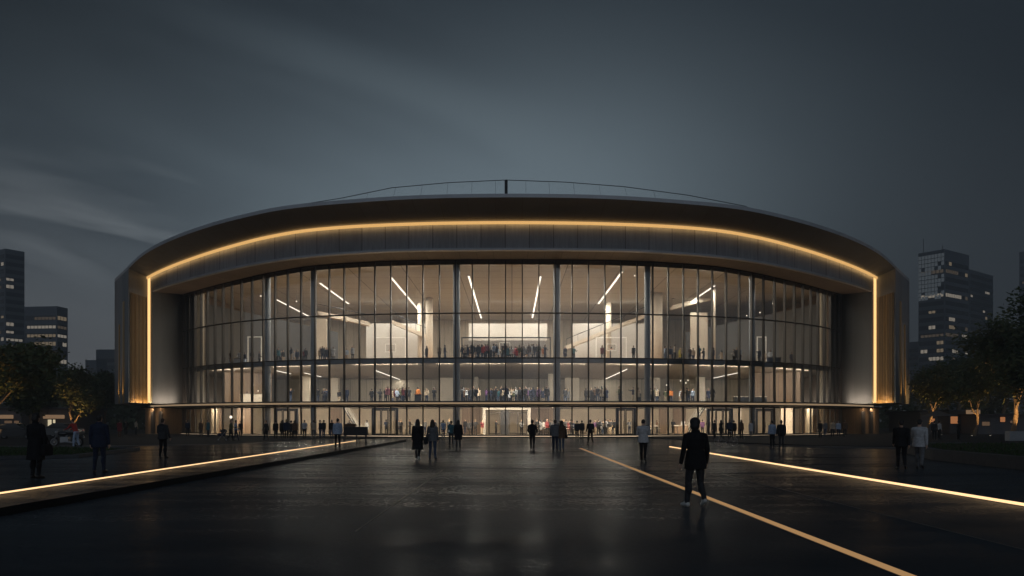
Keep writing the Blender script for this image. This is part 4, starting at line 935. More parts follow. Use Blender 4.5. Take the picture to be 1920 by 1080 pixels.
for s in (-1, 1): mb.tube([(s * 0.09, -0.04, 0.36), (s * 0.10, 0.08, 0.44), (s * 0.11, 0.24, 0.34), (s * 0.12, 0.22, 0.1), (s * 0.12, 0.02, 0.02)], 0.016, 6)
mb.build('strap', CL['black'], e)

# ------------------------------------------------------------------ crowds behind the glass
crowd = []
for i, kw in enumerate((dict(), dict(stance=0.13, larm=(0.3, 0.15, 1.2), rarm=(0.1, 0.1, 0.2)), dict(hair='long', coat=0.12), dict(stance=0.09, stride=0.3, **walk), dict(larm=(0.5, 0.1, 1.4), rarm=(0.5, 0.1, 1.3), hair='full'), dict(hair='long', larm=(0.2, 0.25, 0.9), rarm=(0.1, 0.1, 0.3), coat=0.3), dict(bulk=1.15, rarm=(1.3, 0.3, 0.8)), dict(bulk=1.12, coat=0.12, larm=(0.1, 0.25, 0.8), rarm=(0.1, 0.25, 0.8)))):
    B, Hh, tp = figure(fingers=False, hairtag='hair', **kw); me = B.mesh('person_small', 0.03, 1)
    for m in (SKIN[0], CL['black'], CL['black'], SHOE, HAIR[0]): me.materials.append(m)
    crowd.append(me)
SEC = [(-1e9, 500, 'beyond the outermost left column'), (500, 586, 'between the two left columns'), (586, 856, 'left of the central columns'), (856, 1044, 'between the central columns'), (1044, 1212, 'right of the central columns'), (1212, 1410, 'between the two right columns'), (1410, 1e9, 'beyond the outermost right column')]
ORD = ['first', 'second', 'third', 'fourth', 'fifth', 'sixth', 'seventh', 'eighth', 'ninth', 'tenth', 'eleventh', 'twelfth', 'thirteenth', 'fourteenth', 'fifteenth', 'sixteenth', 'seventeenth', 'eighteenth', 'nineteenth', 'twentieth'] + ['twenty ' + x for x in ('first', 'second', 'third', 'fourth', 'fifth', 'sixth', 'seventh', 'eighth', 'ninth')] + ['thirtieth'] + ['thirty ' + x for x in ('first', 'second', 'third', 'fourth', 'fifth', 'sixth', 'seventh', 'eighth', 'ninth')] + ['fortieth'] + ['forty ' + x for x in ('first', 'second', 'third', 'fourth', 'fifth')]
NICE = dict(paleblue='pale blue')
rc = random.Random(11)
TOPS = ['black'] * 5 + ['charcoal'] * 5 + ['navy'] * 4 + ['grey'] * 3 + ['white'] * 3 + ['beige'] * 3 + ['brown'] * 2 + ['maroon', 'teal', 'paleblue', 'plum', 'olive']
def fill(a, b, n): return [(a + (b - a) * (k + rc.uniform(0.15, 0.85)) / n, None) for k in range(n)]
HALLP = fill(413, 492, 6) + fill(516, 532, 4) + fill(545, 578, 6) + fill(597, 627, 7) + [(650, 'paleblue'), (661, None), (800, 'charcoal'), (824, 'beige'), (834, 'navy')] + fill(866, 905, 9) + [(906, 'red'), (910, 'red'), (914, 'pink')] + fill(918, 962, 9) + [(966, 'pink'), (970, 'red')] + fill(973, 1012, 9) + [(1019, 'orange'), (1022, 'navy')] + [(1060, 'navy'), (1076, 'teal'), (1129, 'maroon'), (1188, 'charcoal')] + fill(1246, 1266, 5) + [(1276, 'yellow'), (1280, 'beige')] + fill(1290, 1322, 4) + [(1338, 'navy'), (1353, 'beige'), (1376, 'white'), (1381, 'black'), (1387, 'white'), (1423, 'black'), (1434, 'beige'), (1444, 'white'), (1484, 'navy')]
GALP = [(463, None), (545, None), (596, 'black'), (607, 'charcoal'), (612, 'navy'), (636, 'black'), (650, 'navy'), (697, 'black'), (703, 'grey'), (713, 'charcoal'), (723, 'black'), (727, 'pink')] + fill(735, 770, 9) + [(784, 'orange'), (800, 'beige'), (814, 'black')] + fill(864, 890, 7) + [(892, 'black'), (897, 'beige'), (912, 'plum')] + fill(918, 950, 9) + fill(953, 1012, 17) + [(1018, 'navy'), (1025, 'charcoal'), (1029, 'charcoal'), (1060, 'charcoal'), (1065, 'grey'), (1099, 'black'), (1108, 'charcoal'), (1116, 'brown')] + fill(1119, 1138, 5) + [(1161, 'olive'), (1164, 'grey'), (1187, 'navy'), (1197, 'beige')] + fill(1219, 1236, 5) + [(1248, 'olive'), (1255, 'orange'), (1258, 'orange'), (1276, 'white'), (1280, 'brown'), (1288, 'black'), (1291, 'charcoal'), (1299, 'paleblue'), (1328, 'navy'), (1336, 'black')]
LOBP = [(655, 'black'), (688, 'white')] + [(724, 'navy'), (748, None), (752, 'black'), (768, 'charcoal')] + fill(778, 845, 6) + fill(868, 905, 5) + [(930, 'charcoal'), (978, 'grey')] + fill(1005, 1036, 8) + fill(1056, 1076, 5) + fill(1114, 1150, 10) + [(1153, 'black'), (1180, 'grey'), (1218, 'beige'), (1232, 'brown'), (1262, None), (1281, 'white'), (1433, 'black')] + fill(1306, 1330, 3)
ordsuf = {}
def crowd_person(px, top, floor, z, yoff, where, n):
    for _ in range(2): pass
    X = 0.0
    for _ in range(30): X = (px - CX) / F * (Yg(X) + yoff)
    Y = Yg(X) + yoff
    me = rc.choice(crowd); o = bpy.data.objects.new('person', me); COL.objects.link(o)
    k = rc.uniform(0.93, 1.04); o.location = (X, Y, z); o.rotation_euler = (0, 0, rc.choice([rc.uniform(-0.8, 0.8), rc.uniform(2.3, 4.0), rc.uniform(0, 6.28)])); o.scale = (k, k, k)
    top = top or rc.choice(TOPS); bot = rc.choice(['black', 'black', 'charcoal', 'navy', 'denim', 'beige'])
    for i, m in enumerate((rc.choice(SKIN), CL[top], CL[bot], SHOE, rc.choice(HAIR[:3] if rc.random() < .9 else HAIR))):
        o.material_slots[i].link = 'OBJECT'; o.material_slots[i].material = m
    tag(o, '%s person from left %s, %s, %s top' % (ORD[n].replace('twenty ', 'twenty-').replace('thirty ', 'thirty-').replace('forty ', 'forty-'), where, floor, NICE.get(top, top)), 'person', 'crowd ' + floor)
for lst, floor, z, lo, hi in ((HALLP, 'on the court level', 8.385, 1.0, 5.0), (GALP, 'on the gallery', 3.725, 1.2, 7.5), (LOBP, 'in the lobby', 0.115, 2.5, 9.0)):
    lst = sorted(lst); cnt = {}
    for px, top in lst:
        where = next(s[2] for s in SEC if s[0] <= px < s[1]); n = cnt.get(where, 0); cnt[where] = n + 1
        crowd_person(px, top, floor, z, rc.uniform(lo, hi), where, n)
# ------------------------------------------------------------------ courts and furniture inside
def hoop(px, y, w_, h_, pyc, label, portal=None):
    x = pxX(px, y); zc = pz(pyc, y)
    e = empty('basketball_hoop', (x, y, 8.39), 0, label, 'basketball hoop', 'basketball hoops behind the upper glass'); z = zc - 8.39
    t_ = 0.07; mb = MB()
    for q in ((-w_ / 2, w_ / 2, h_ / 2 - t_, h_ / 2), (-w_ / 2, w_ / 2, -h_ / 2, -h_ / 2 + t_), (-w_ / 2, -w_ / 2 + t_, -h_ / 2 + t_, h_ / 2 - t_), (w_ / 2 - t_, w_ / 2, -h_ / 2 + t_, h_ / 2 - t_)): mb.box(q[0], q[1], -0.03, 0.03, z + q[2], z + q[3])
    mb.build('board_frame', M['whitelit'], e)
    mb = MB(); mb.face([(-w_ / 2 + t_, 0, z - h_ / 2 + t_), (w_ / 2 - t_, 0, z - h_ / 2 + t_), (w_ / 2 - t_, 0, z + h_ / 2 - t_), (-w_ / 2 + t_, 0, z + h_ / 2 - t_)]); mb.build('backboard', M['shopglass'], e)
    mb = MB(); mb.ring((0, -0.35, z - h_ * 0.32), (0, 0, 1), 0.23, 0.03, 20, 6); r_ = mb.build('rim', CL['orange'], e)
    mb = MB()
    for k in range(10):
        a = 2 * math.pi * k / 10; mb.tube([(0.23 * math.cos(a), -0.35 + 0.23 * math.sin(a), z - h_ * 0.32), (0.13 * math.cos(a + .4), -0.35 + 0.13 * math.sin(a + .4), z - h_ * 0.32 - 0.4)], 0.012, 4)
    mb.build('net', M['whitemetal'], r_)
    mb = MB(); mb.tube([(0, 0.05, z), (0, 1.2, z - 0.3), (0, 1.5, 0)], 0.09, 8); mb.build('post', M['dark'], e)
    return e
M['whitelit'] = principled('white_board_paint', (0.85, 0.84, 0.80), 0.4)
hoop(732.5, 113, 1.5, 1.15, 652.5, 'basketball hoop with orange rim before the left white wall')
hoop(946.5, 100, 1.35, 1.05, 650, 'basketball hoop inside the glazed box above the middle crowd')
hoop(1146.5, 113, 1.35, 0.95, 651, 'basketball hoop before the right white wall')
def portal(a, b, top, y, mat, label, name='court_frame', th=0.12, cat='court frame', bottom=8.39):
    x0, x1, zt_ = pxX(a, y), pxX(b, y), pz(top, y); e = empty(name, ((x0 + x1) / 2, y, bottom), 0, label, cat); h = (x1 - x0) / 2; z = zt_ - bottom
    for q in ((-h, -h + th), (h - th, h)): mb = MB(); mb.box(q[0], q[1], -0.06, 0.06, 0, z - th); mb.build('upright', mat, e)
    mb = MB(); mb.box(-h, h, -0.06, 0.06, z - th, z); mb.build('crossbar', mat, e); return e, h, z
portal(703, 761, 632, 112, M['whitelit'], 'thin white goal frame around the left basketball hoop')
portal(1117, 1175, 632, 112, M['whitelit'], 'thin white goal frame around the right basketball hoop')
portal(464, 491, 631, 104, M['whitelit'], 'narrow white portal frame beyond the outermost left column')
portal(1419, 1437, 631, 104, M['whitelit'], 'narrow white portal frame beyond the outermost right column')
g, h, z = portal(865, 1033, 632, 96, M['dark'], 'wide dark framed glass screen behind the middle crowd upstairs', 'glass_screen', 0.14, 'glass screen')
mb = MB(); mb.face([(-h + .14, 0, 0.05), (h - .14, 0, 0.05), (h - .14, 0, z - .14), (-h + .14, 0, z - .14)]); mb.build('screen_glass', M['shopglass'], g)
mb = MB(); mb.box(-h, h, 6.0, 6.2, 0, z + 0.2); mb.build('back_panel', principled('screen_back', (0.26, 0.235, 0.21), 0.7), g)
# high tables and stools
def cafe(px, yoff, z, label, kind, mat_t):
    X = 0.0
    for _ in range(30): X = (px - CX) / F * (Yg(X) + yoff)
    e = empty(kind, (X, Yg(X) + yoff, z), 0, label, 'table' if 'table' in kind else 'stool', kind + 's inside the arena')
    if kind == 'cafe_table':
        mb = MB(); mb.tube([(0, 0, 1.0), (0, 0, 1.04)], 0.38, 16); mb.build('table_top', mat_t, e)
        mb = MB(); mb.tube([(0, 0, 0.03), (0, 0, 1.0)], 0.04, 8); mb.build('stem', M['dark'], e)
        mb = MB(); mb.tube([(0, 0, 0), (0, 0, 0.03)], 0.26, 14); mb.build('foot', M['dark'], e)
    else:
        mb = MB(); mb.tube([(0, 0, 0.70), (0, 0, 0.75)], 0.19, 12); mb.build('seat', mat_t, e)
        for k in range(4):
            a = math.pi / 4 + k * math.pi / 2; mb = MB(); mb.tube([(0.12 * math.cos(a), 0.12 * math.sin(a), 0.7), (0.2 * math.cos(a), 0.2 * math.sin(a), 0)], 0.018, 5); mb.build('leg', M['dark'], e)
    return e
for i, (px, yo, w_) in enumerate(((752, 3, 'right of the left doors'), (770, 5, 'at the second mullion right of the left doors'), (812, 4, 'behind the woman in long coat'), (1015, 5, 'left of the right central column'), (1070, 4, 'right of the right central column'), (1130, 6, 'left of the right doors'), (1228, 4, 'under the shelf right of the doors'), (1270, 3.4, 'near the lit bar counter'))): cafe(px, yo, 0.115, 'round high table in the lobby ' + w_, 'cafe_table', M['white'] if i > 2 else M['dark'])
for i, (px, yo) in enumerate(((762, 4.4), (1008, 4.6), (1022, 5.4), (1064, 3.4), (1077, 4.6), (1123, 5.4), (1138, 6.6), (1222, 3.6), (1235, 4.4))): cafe(px, yo, 0.115, 'bar stool by a lobby high table, %s from the left end' % ORD[i], 'bar_stool', M['white'])
def counter(px0, px1, yoff, z, h_, label, mat, top):
    Xc = pxX((px0 + px1) / 2, Yg(pxX((px0 + px1) / 2, 90)) + yoff); Y = Yg(Xc) + yoff; hw = (px1 - px0) / 2 / F * Y
    e = empty('counter', (Xc, Y, z), 0, label, 'counter', 'counters inside the arena')
    mb = MB(); mb.box(-hw, hw, -0.3, 0.3, 0.1, h_ - 0.05); mb.build('counter_body', mat, e)
    mb = MB(); mb.box(-hw - 0.05, hw + 0.05, -0.36, 0.36, h_ - 0.05, h_); mb.build('counter_top', top, e)
    mb = MB(); mb.box(-hw + 0.05, hw - 0.05, -0.25, 0.25, 0, 0.1); mb.build('plinth', M['dark'], e)
counter(1106, 1113, 2.2, 3.725, 1.15, 'small dark desk on the gallery right of the central columns', M['dark'], M['dark'])
counter(1194, 1201, 2.2, 3.725, 1.05, 'small dark desk on the gallery before the right column', M['dark'], M['wood'])
counter(778, 790, 2.4, 3.725, 0.95, 'dark display counter with bright goods on the gallery', M['dark'], CL['orange'])
counter(786, 793, 4.0, 0.115, 1.1, 'brown desk inside the left doors', M['wood_out'], M['white'])
counter(1265, 1290, 6.0, 0.115, 1.1, 'lit bar counter with pale top in the lobby', M['wood_dark'], M['white'])
counter(660, 684, 8.0, 0.115, 1.0, 'pale reception counter behind the dark cart', M['white'], M['white'])
counter(1380, 1440, 5.0, 3.725, 0.9, 'long low dark counter on the gallery at right', M['dark'], M['cream'])
counter(444, 490, 6.0, 3.725, 1.3, 'long pale counter on the gallery at left', M['cream'], M['cream'])
counter(1443, 1466, 2.0, 8.385, 0.8, 'low dark sofa like bench upstairs at right', CL['navy'], CL['charcoal'])
counter(425, 455, 2.0, 8.385, 0.8, 'low blue bench upstairs at left', CL['paleblue'], CL['navy'])
for i, (px, py, y) in enumerate(((420, 563, 99), (489, 555, 97), (556, 565, 105), (823, 560, 105), (1190, 517, 93), (1400, 592, 110), (1425, 586, 108), (1449, 569, 104))):
    e = empty('pendant_lamp', (pxX(px, y), y, 19.0), 0, 'tiny glowing pendant lamp in the hall, %s from the left' % ORD[i], 'pendant lamp', 'pendant lamps in the hall'); zb = pz(py, y) - 19.0
    mb = MB(); mb.tube([(0, 0, 0), (0, 0, zb)], 0.02, 5); mb.build('cord', M['dark'], e)
    mb = MB(); mb.ball((0, 0, zb), 0.09, 10, 6); mb.build('bulb', M['bulb'], e)
for i, (px, py, y) in enumerate(((1276, 714, 96), (1290, 713, 97), (1286, 718, 95), (1250, 722, 96), (475, 722, 100), (484, 733, 100), (1496, 709, 104), (433, 782, 92), (402, 770, 96))):
    zc = pz(py, y); up = 7.92 if zc > 3.8 else 3.34
    e = empty('pendant_lamp', (pxX(px, y), y, up), 0, 'tiny glowing pendant under the lower ceilings, %s counted from the left' % ORD[i], 'pendant lamp', 'pendant lamps under the lower ceilings'); zb = zc - up
    mb = MB(); mb.tube([(0, 0, 0), (0, 0, zb)], 0.02, 5); mb.build('cord', M['dark'], e)
    mb = MB(); mb.ball((0, 0, zb), 0.08 if i != 7 else 0.17, 10, 6); mb.build('bulb', M['bulb'], e)
# ------------------------------------------------------------------ cart, bicycle, motorcycle, stroller
e = empty('vendor_cart', (pxX(667, 59), 59, 0.15), R(6), 'dark wheeled vendor cart standing at the end of the raised walk', 'cart')
mb = MB(); mb.box(-0.85, 0.85, -0.4, 0.4, 0.5, 1.05); mb.build('cart_body', CL['charcoal'], e)
mb = MB(); mb.box(-0.9, 0.9, -0.46, 0.46, 1.053, 1.10); mb.build('counter_top', M['dark'], e)
mb = MB(); mb.box(-0.85, 0.0, -0.3, 0.35, 1.103, 1.32); mb.build('goods_box', CL['brown'], e)
for x, y in ((-0.75, -0.32), (-0.75, 0.32), (0.75, -0.32), (0.75, 0.32), (0.1, -0.32)): mb = MB(); mb.box(x - 0.05, x + 0.05, y - 0.05, y + 0.05, 0, 0.5); mb.build('leg', M['dark'], e)
def wheel(parent, c, r, tr, spokes=14, axis=(0, 1, 0)):
    mb = MB(); mb.ring(c, axis, r, tr, 28, 8); ty = mb.build('tyre', M['rubber'], parent, True)
    mb = MB(); mb.ring(c, axis, r - tr * 1.1, tr * 0.4, 28, 6)
    ax = Vector(axis).normalized(); u = ax.orthogonal().normalized(); v = ax.cross(u); c = Vector(c)
    for k in range(spokes): a = 2 * math.pi * k / spokes; mb.tube([c, c + (u * math.cos(a) + v * math.sin(a)) * (r - tr)], 0.004 if tr < 0.03 else 0.01, 4, False)
    mb.tube([c - ax * 0.04, c + ax * 0.04], 0.025 if tr < .03 else 0.06, 8); mb.build('rim', M['steel'], ty)
M['rubber'] = principled('rubber', (0.015, 0.015, 0.016), 0.8); M['steel'] = principled('steel', (0.35, 0.35, 0.36), 0.35, metal=0.9)
M['paint_black'] = principled('black_paint', (0.015, 0.015, 0.018), 0.25, coat=0.5)
def bicycle(loc, rz, label):
    e = empty('bicycle', loc, rz, label, 'bicycle')
    wheel(e, (-0.52, 0, 0.34), 0.325, 0.02); wheel(e, (0.52, 0, 0.34), 0.325, 0.02)
    bb, st, hd, hb = (-0.08, 0, 0.30), (-0.24, 0, 0.80), (0.36, 0, 0.82), (0.41, 0, 0.68)
    mb = MB()
    for a, b in ((bb, st), (st, hd), (bb, hb), (hd, hb), ((-0.52, 0.04, 0.34), bb), ((-0.52, -0.04, 0.34), bb), ((-0.52, 0.04, 0.34), st), ((-0.52, -0.04, 0.34), st), (hb, (0.52, 0.05, 0.34)), (hb, (0.52, -0.05, 0.34))): mb.tube([a, b], 0.017, 6)
    mb.build('frame', M['paint_black'], e)
    mb = MB(); mb.tube([(-0.25, 0, 0.8), (-0.27, 0, 0.92)], 0.014, 6); mb.ball((-0.27, 0, 0.95), (0.14, 0.075, 0.035), 10, 6); mb.build('saddle', M['rubber'], e)
    mb = MB(); mb.tube([hd, (0.34, 0, 0.96)], 0.015, 6); mb.tube([(0.26, -0.27, 0.99), (0.36, -0.1, 0.97), (0.36, 0.1, 0.97), (0.26, 0.27, 0.99)], 0.013, 6); mb.build('handlebar', M['steel'], e)
    mb = MB(); mb.ring(bb, (0, 1, 0), 0.09, 0.012, 18, 5); mb.tube([(-0.08, -0.08, 0.30), (-0.02, -0.08, 0.14), (-0.02, -0.17, 0.14)], 0.012, 5); mb.tube([(-0.08, 0.08, 0.30), (-0.14, 0.08, 0.46), (-0.14, 0.17, 0.46)], 0.012, 5); mb.build('pedals', M['steel'], e)
bicycle((pxX(1363, 53), 53.2, -0.006), R(4), 'black bicycle parked on its wheels at the edge of the right terrace')
e = empty('motorcycle', (pxX(124, 46), 46, 0.15), R(180), 'dark parked motorcycle beside the person in red top', 'motorcycle')
wheel(e, (-0.70, 0, 0.31), 0.25, 0.06, 8); wheel(e, (0.70, 0, 0.31), 0.25, 0.06, 8)
mb = MB(); mb.tube([(0.70, 0.07, 0.31), (0.50, 0.07, 0.78), (0.42, 0.05, 0.95)], 0.03, 8); mb.tube([(0.70, -0.07, 0.31), (0.50, -0.07, 0.78), (0.42, -0.05, 0.95)], 0.03, 8); mb.build('fork', M['steel'], e)
mb = MB(); mb.ball((0.18, 0, 0.78), (0.30, 0.15, 0.14), 14, 8); mb.build('fuel_tank', M['paint_black'], e, True)
mb = MB(); mb.box(-0.18, 0.28, -0.14, 0.14, 0.28, 0.60); mb.tube([(0.05, 0.17, 0.34), (-0.4, 0.19, 0.28), (-0.85, 0.2, 0.36)], 0.05, 8); mb.build('engine', M['steel'], e)
mb = MB(); mb.ball((-0.32, 0, 0.80), (0.38, 0.14, 0.07), 14, 7); mb.build('saddle', M['rubber'], e, True)
mb = MB(); mb.tube([(-0.70, 0.09, 0.31), (-0.1, 0.1, 0.45), (0.40, 0.03, 0.86)], 0.03, 6); mb.tube([(-0.70, -0.09, 0.31), (-0.1, -0.1, 0.45), (0.40, -0.03, 0.86)], 0.03, 6); mb.tube([(-0.7, 0, 0.62), (-0.95, 0, 0.66), (-1.02, 0, 0.5)], 0.07, 8); mb.build('frame', M['paint_black'], e)
mb = MB(); mb.tube([(0.26, -0.38, 1.02), (0.38, -0.16, 1.0), (0.38, 0.16, 1.0), (0.26, 0.38, 1.02)], 0.02, 6); mb.build('handlebar', M['steel'], e)
mb = MB(); mb.ball((0.56, 0, 0.86), (0.09, 0.1, 0.1), 12, 8); mb.build('headlight', M['steel'], e, True)
e = empty('stroller', (pxX(420, 64), 63.6, 0.08), R(-160), 'small dark stroller pushed along the terrace', 'stroller')
for x in (-0.3, 0.3):
    for y in (-0.22, 0.22): wheel(e, (x, y, 0.11), 0.09, 0.02, 6)
mb = MB()
for y in (-0.22, 0.22): mb.tube([(0.3, y, 0.11), (-0.15, y, 0.65), (-0.42, y, 1.02)], 0.015, 6); mb.tube([(-0.3, y, 0.11), (0.1, y, 0.55)], 0.015, 6)
mb.tube([(-0.42, -0.22, 1.02), (-0.42, 0.22, 1.02)], 0.018, 6); mb.build('frame', M['steel'], e)
mb = MB(); mb.ball((0.05, 0, 0.5), (0.32, 0.2, 0.16), 12, 7); mb.build('seat', CL['navy'], e, True)
mb = MB(); mb.ball((-0.12, 0, 0.78), (0.25, 0.21, 0.17), 12, 7); mb.build('hood', CL['charcoal'], e, True)

# parked cars
M['car_glass'] = principled('car_glass', (0.02, 0.022, 0.025), 0.08, spec=0.7); M['tail'] = principled('tail_lamp_red', (0.35, 0.02, 0.02), 0.3)
def car(loc, rz, mat, label):
    e = empty('parked_car', loc, rz, label, 'car', 'cars parked beside the left lawn')
    low = [(-2.15, .42), (-2.2, .62), (-2.12, .88), (-1.5, .95), (0.75, .98), (1.6, .88), (2.12, .74), (2.2, .55), (2.12, .36), (1.72, .30), (-1.75, .30)]
    mb = MB()
    def prism(pr, y0, y1, k):      # outline tapered towards its sides
        n = len(pr); A = [(x, y0, z) for x, z in pr]; Bq = [(x, y1, z) for x, z in pr]; cxm = sum(p[0] for p in pr) / n; czm = sum(p[1] for p in pr) / n
        As = [(cxm + (x - cxm) * k, y0 - 0.07 * (1 if y0 < y1 else -1), czm + (z - czm) * k) for x, z in pr]; Bs = [(cxm + (x - cxm) * k, y1 + 0.07, czm + (z - czm) * k) for x, z in pr]
        for i in range(n):
            j = (i + 1) % n
            mb.face([A[i], A[j], Bq[j], Bq[i]]); mb.face([As[i], As[j], A[j], A[i]]); mb.face([Bq[i], Bq[j], Bs[j], Bs[i]])
        mb.face(As[::-1]); mb.face(Bs)
    prism(low, -0.80, 0.80, 0.965); mb.build('body', mat, e)
    mb = MB(); prism([(-1.75, .96), (-1.05, 1.40), (-0.3, 1.47), (0.35, 1.42), (1.15, .97)], -0.66, 0.66, 0.93); cab = mb.build('cabin', M['car_glass'], e)
    mb = MB(); mb.box(-1.05, 0.32, -0.66, 0.66, 1.43, 1.485); mb.build('roof', mat, cab)
    for x in (-1.35, 1.35):
        for y in (-0.80, 0.80):
            mb = MB(); mb.ring((x, y, 0.33), (0, 1, 0), 0.24, 0.09, 24, 8); w_ = mb.build('wheel', M['rubber'], e, True)
            mb = MB(); mb.tube([(x, y - 0.07, 0.33), (x, y + 0.07, 0.33)], 0.17, 14); mb.build('rim', M['steel'], w_)
    for y in (-0.58, 0.58):
        mb = MB(); mb.ball((2.13, y, 0.66), (0.06, 0.2, 0.07), 10, 6); mb.build('headlight', M['steel'], e, True)
        mb = MB(); mb.ball((-2.15, y, 0.76), (0.05, 0.2, 0.07), 10, 6); mb.build('tail_light', M['tail'], e, True)
car((pxX(30, 72), 72, -0.006), R(8), M['paint_black'], 'black parked car behind the heavyset figure, nearest the left picture edge')
car((pxX(112, 80), 80, -0.006), R(172), principled('grey_car_paint', (0.12, 0.125, 0.13), 0.3, coat=0.4), 'grey parked car behind the motorcycle')

# ------------------------------------------------------------------ lawns and kerbs
M['grass_soil'] = principled('lawn_soil', (0.018, 0.028, 0.012), 0.9, spec=0.1, nscale=4, namt=0.4)
def lawn(poly, z):
    mb = MB(); mb.face([(x, y, z) for x, y in poly]); o = mb.build('lawn_bed', M['grass_soil']); tag(o, kind='structure')
    mb = MB(); rl = random.Random(5); xs_ = [p[0] for p in poly]; ys_ = [p[1] for p in poly]
    def inside(x, y):
        c = False; j = len(poly) - 1
        for i in range(len(poly)):
            if (poly[i][1] > y) != (poly[j][1] > y) and x < (poly[j][0] - poly[i][0]) * (y - poly[i][1]) / (poly[j][1] - poly[i][1]) + poly[i][0]: c = not c
            j = i
        return c
    n = 0
    while n < 9000:
        x, y = rl.uniform(min(xs_), max(xs_)), rl.uniform(min(ys_), max(ys_))
        if not inside(x, y): continue
        a = rl.uniform(0, 6.28); w_ = rl.uniform(0.02, 0.05); h_ = rl.uniform(0.06, 0.14); lx, ly_ = rl.uniform(-.05, .05), rl.uniform(-.05, .05)
        mb.face([(x - w_ * math.cos(a), y - w_ * math.sin(a), z), (x + w_ * math.cos(a), y + w_ * math.sin(a), z), (x + lx, y + ly_, z + h_)]); n += 1
    tag(mb.build('grass', M['grass']), kind='stuff')
M['grass'] = principled('grass_blades', (0.035, 0.06, 0.02), 0.8, spec=0.2)
LR = [(17.6, 24.2), (18.6, 34), (22, 44), (60, 46), (60, 20), (30, 20)]
lawn(LR, 0.42)
M['pale_stone'] = principled('pale_stone', (0.30, 0.31, 0.33), 0.7, nscale=1.5, namt=0.1)
def kerbwall(pts, h_, th, label, z0=0.0, mat='kerb'):
    mb = MB(); A = []; Bk = []
    for k, p in enumerate(pts):
        a = Vector(pts[max(0, k - 1)]); b = Vector(pts[min(len(pts) - 1, k + 1)]); d_ = (b - a).normalized(); n_ = Vector((-d_.y, d_.x)); A.append(p); Bk.append((p[0] + n_.x * th, p[1] + n_.y * th))
    z = z0 + h_
    mb.strip([(*p, z0) for p in A], [(*p, z) for p in A]); mb.strip([(*p, z) for p in A], [(*p, z) for p in Bk]); mb.strip([(*p, z) for p in Bk], [(*p, z0) for p in Bk])
    for p, q in ((A[0], Bk[0]), (A[-1], Bk[-1])): mb.face([(*p, z0), (*q, z0), (*q, z), (*p, z)])
    o = mb.build('garden_wall', M[mat]); tag(o, label, 'low wall'); return o
kerbwall([(25, 14.5), (20.5, 18), (17.3, 24), (18.3, 34), (21.7, 44.3), (26, 45.2)][::-1], 0.45, -0.32, 'low dark stone wall curving around the lawn on the right')
kerbwall([(40, 64), (52, 64.5), (70, 66)], 0.85, 0.6, 'long low pale wall behind the lawn on the right', 0.0, 'pale_stone')
lawn([(-60, 30), (-18.5, 33), (-20, 41), (-24, 43), (-60, 44)], 0.24)
kerbwall([(-60, 44.3), (-24, 43.4), (-19.6, 41.3), (-18.2, 33), (-22, 30.5), (-60, 29.6)], 0.13, 0.3, 'low kerb around the dark lawn on the left', 0.15)

# ------------------------------------------------------------------ trees
M['bark'] = principled('bark', (0.16, 0.115, 0.075), 0.85, nscale=8, namt=0.4, bump=0.6, bscale=20)
LEAF = [principled('leaf_' + n, c, 0.6, spec=0.3, nscale=0.7, namt=0.4) for n, c in (('deep', (0.065, 0.085, 0.032)), ('olive', (0.10, 0.095, 0.035)), ('dark', (0.04, 0.058, 0.026)))]
def make_tree(seed, H, spread, leaf=0.17, nleaf=5200, trunk=0.3, leafmat=0):
    rt = random.Random(seed); tb = MB(); tips = []
    def branch(p, d, L, r, lev):
        n = 4; pts = [p]; rr = [r]; q = p.copy(); dd = d.copy()
        for k in range(n):
            dd = (dd + Vector((rt.uniform(-.22, .22), rt.uniform(-.22, .22), rt.uniform(-0.02, .16)))).normalized(); q = q + dd * L / n; pts.append(q.copy()); rr.append(r * (1 - 0.55 * (k + 1) / n))
        tb.tube(pts, rr, 7 if lev < 2 else 5, False)
        if lev >= 2: tips.extend(pts[1:])
        if lev < 4:
            m = (3, 3, 3, 2)[lev] + (1 if rt.random() < .5 else 0)
            for k in range(m):
                f = rt.uniform(0.55, 1.0) if k else 1.0; i = min(n, max(1, round(f * n))); a = rt.uniform(0, 6.28); el_ = rt.uniform(0.35, 0.95)
                side = Vector((math.cos(a), math.sin(a), 0)); nd = (dd * math.cos(el_) + side * math.sin(el_) * spread + Vector((0, 0, .1))).normalized()
                branch(pts[i], nd, L * rt.uniform(0.6, 0.78), rr[i] * 0.72, lev + 1)
    branch(Vector((0, 0, -0.1)), Vector((rt.uniform(-.05, .05), rt.uniform(-.05, .05), 1)), H * trunk, H * 0.018, 0)
    lb = MB()
    for _ in range(nleaf):
        t_ = rt.choice(tips); c = t_ + Vector((rt.gauss(0, 1), rt.gauss(0, 1), rt.gauss(0.1, .8))) * H * 0.045
        u = Vector((rt.uniform(-1, 1), rt.uniform(-1, 1), rt.uniform(-.7, .7))).normalized(); v = u.orthogonal().normalized(); s_ = leaf * rt.uniform(0.6, 1.35)
        lb.cur = 0 if rt.random() < .7 else 1
        lb.face([c - u * s_, c + v * s_ * .5, c + u * s_, c - v * s_ * .5])
    return tb, lb, tips
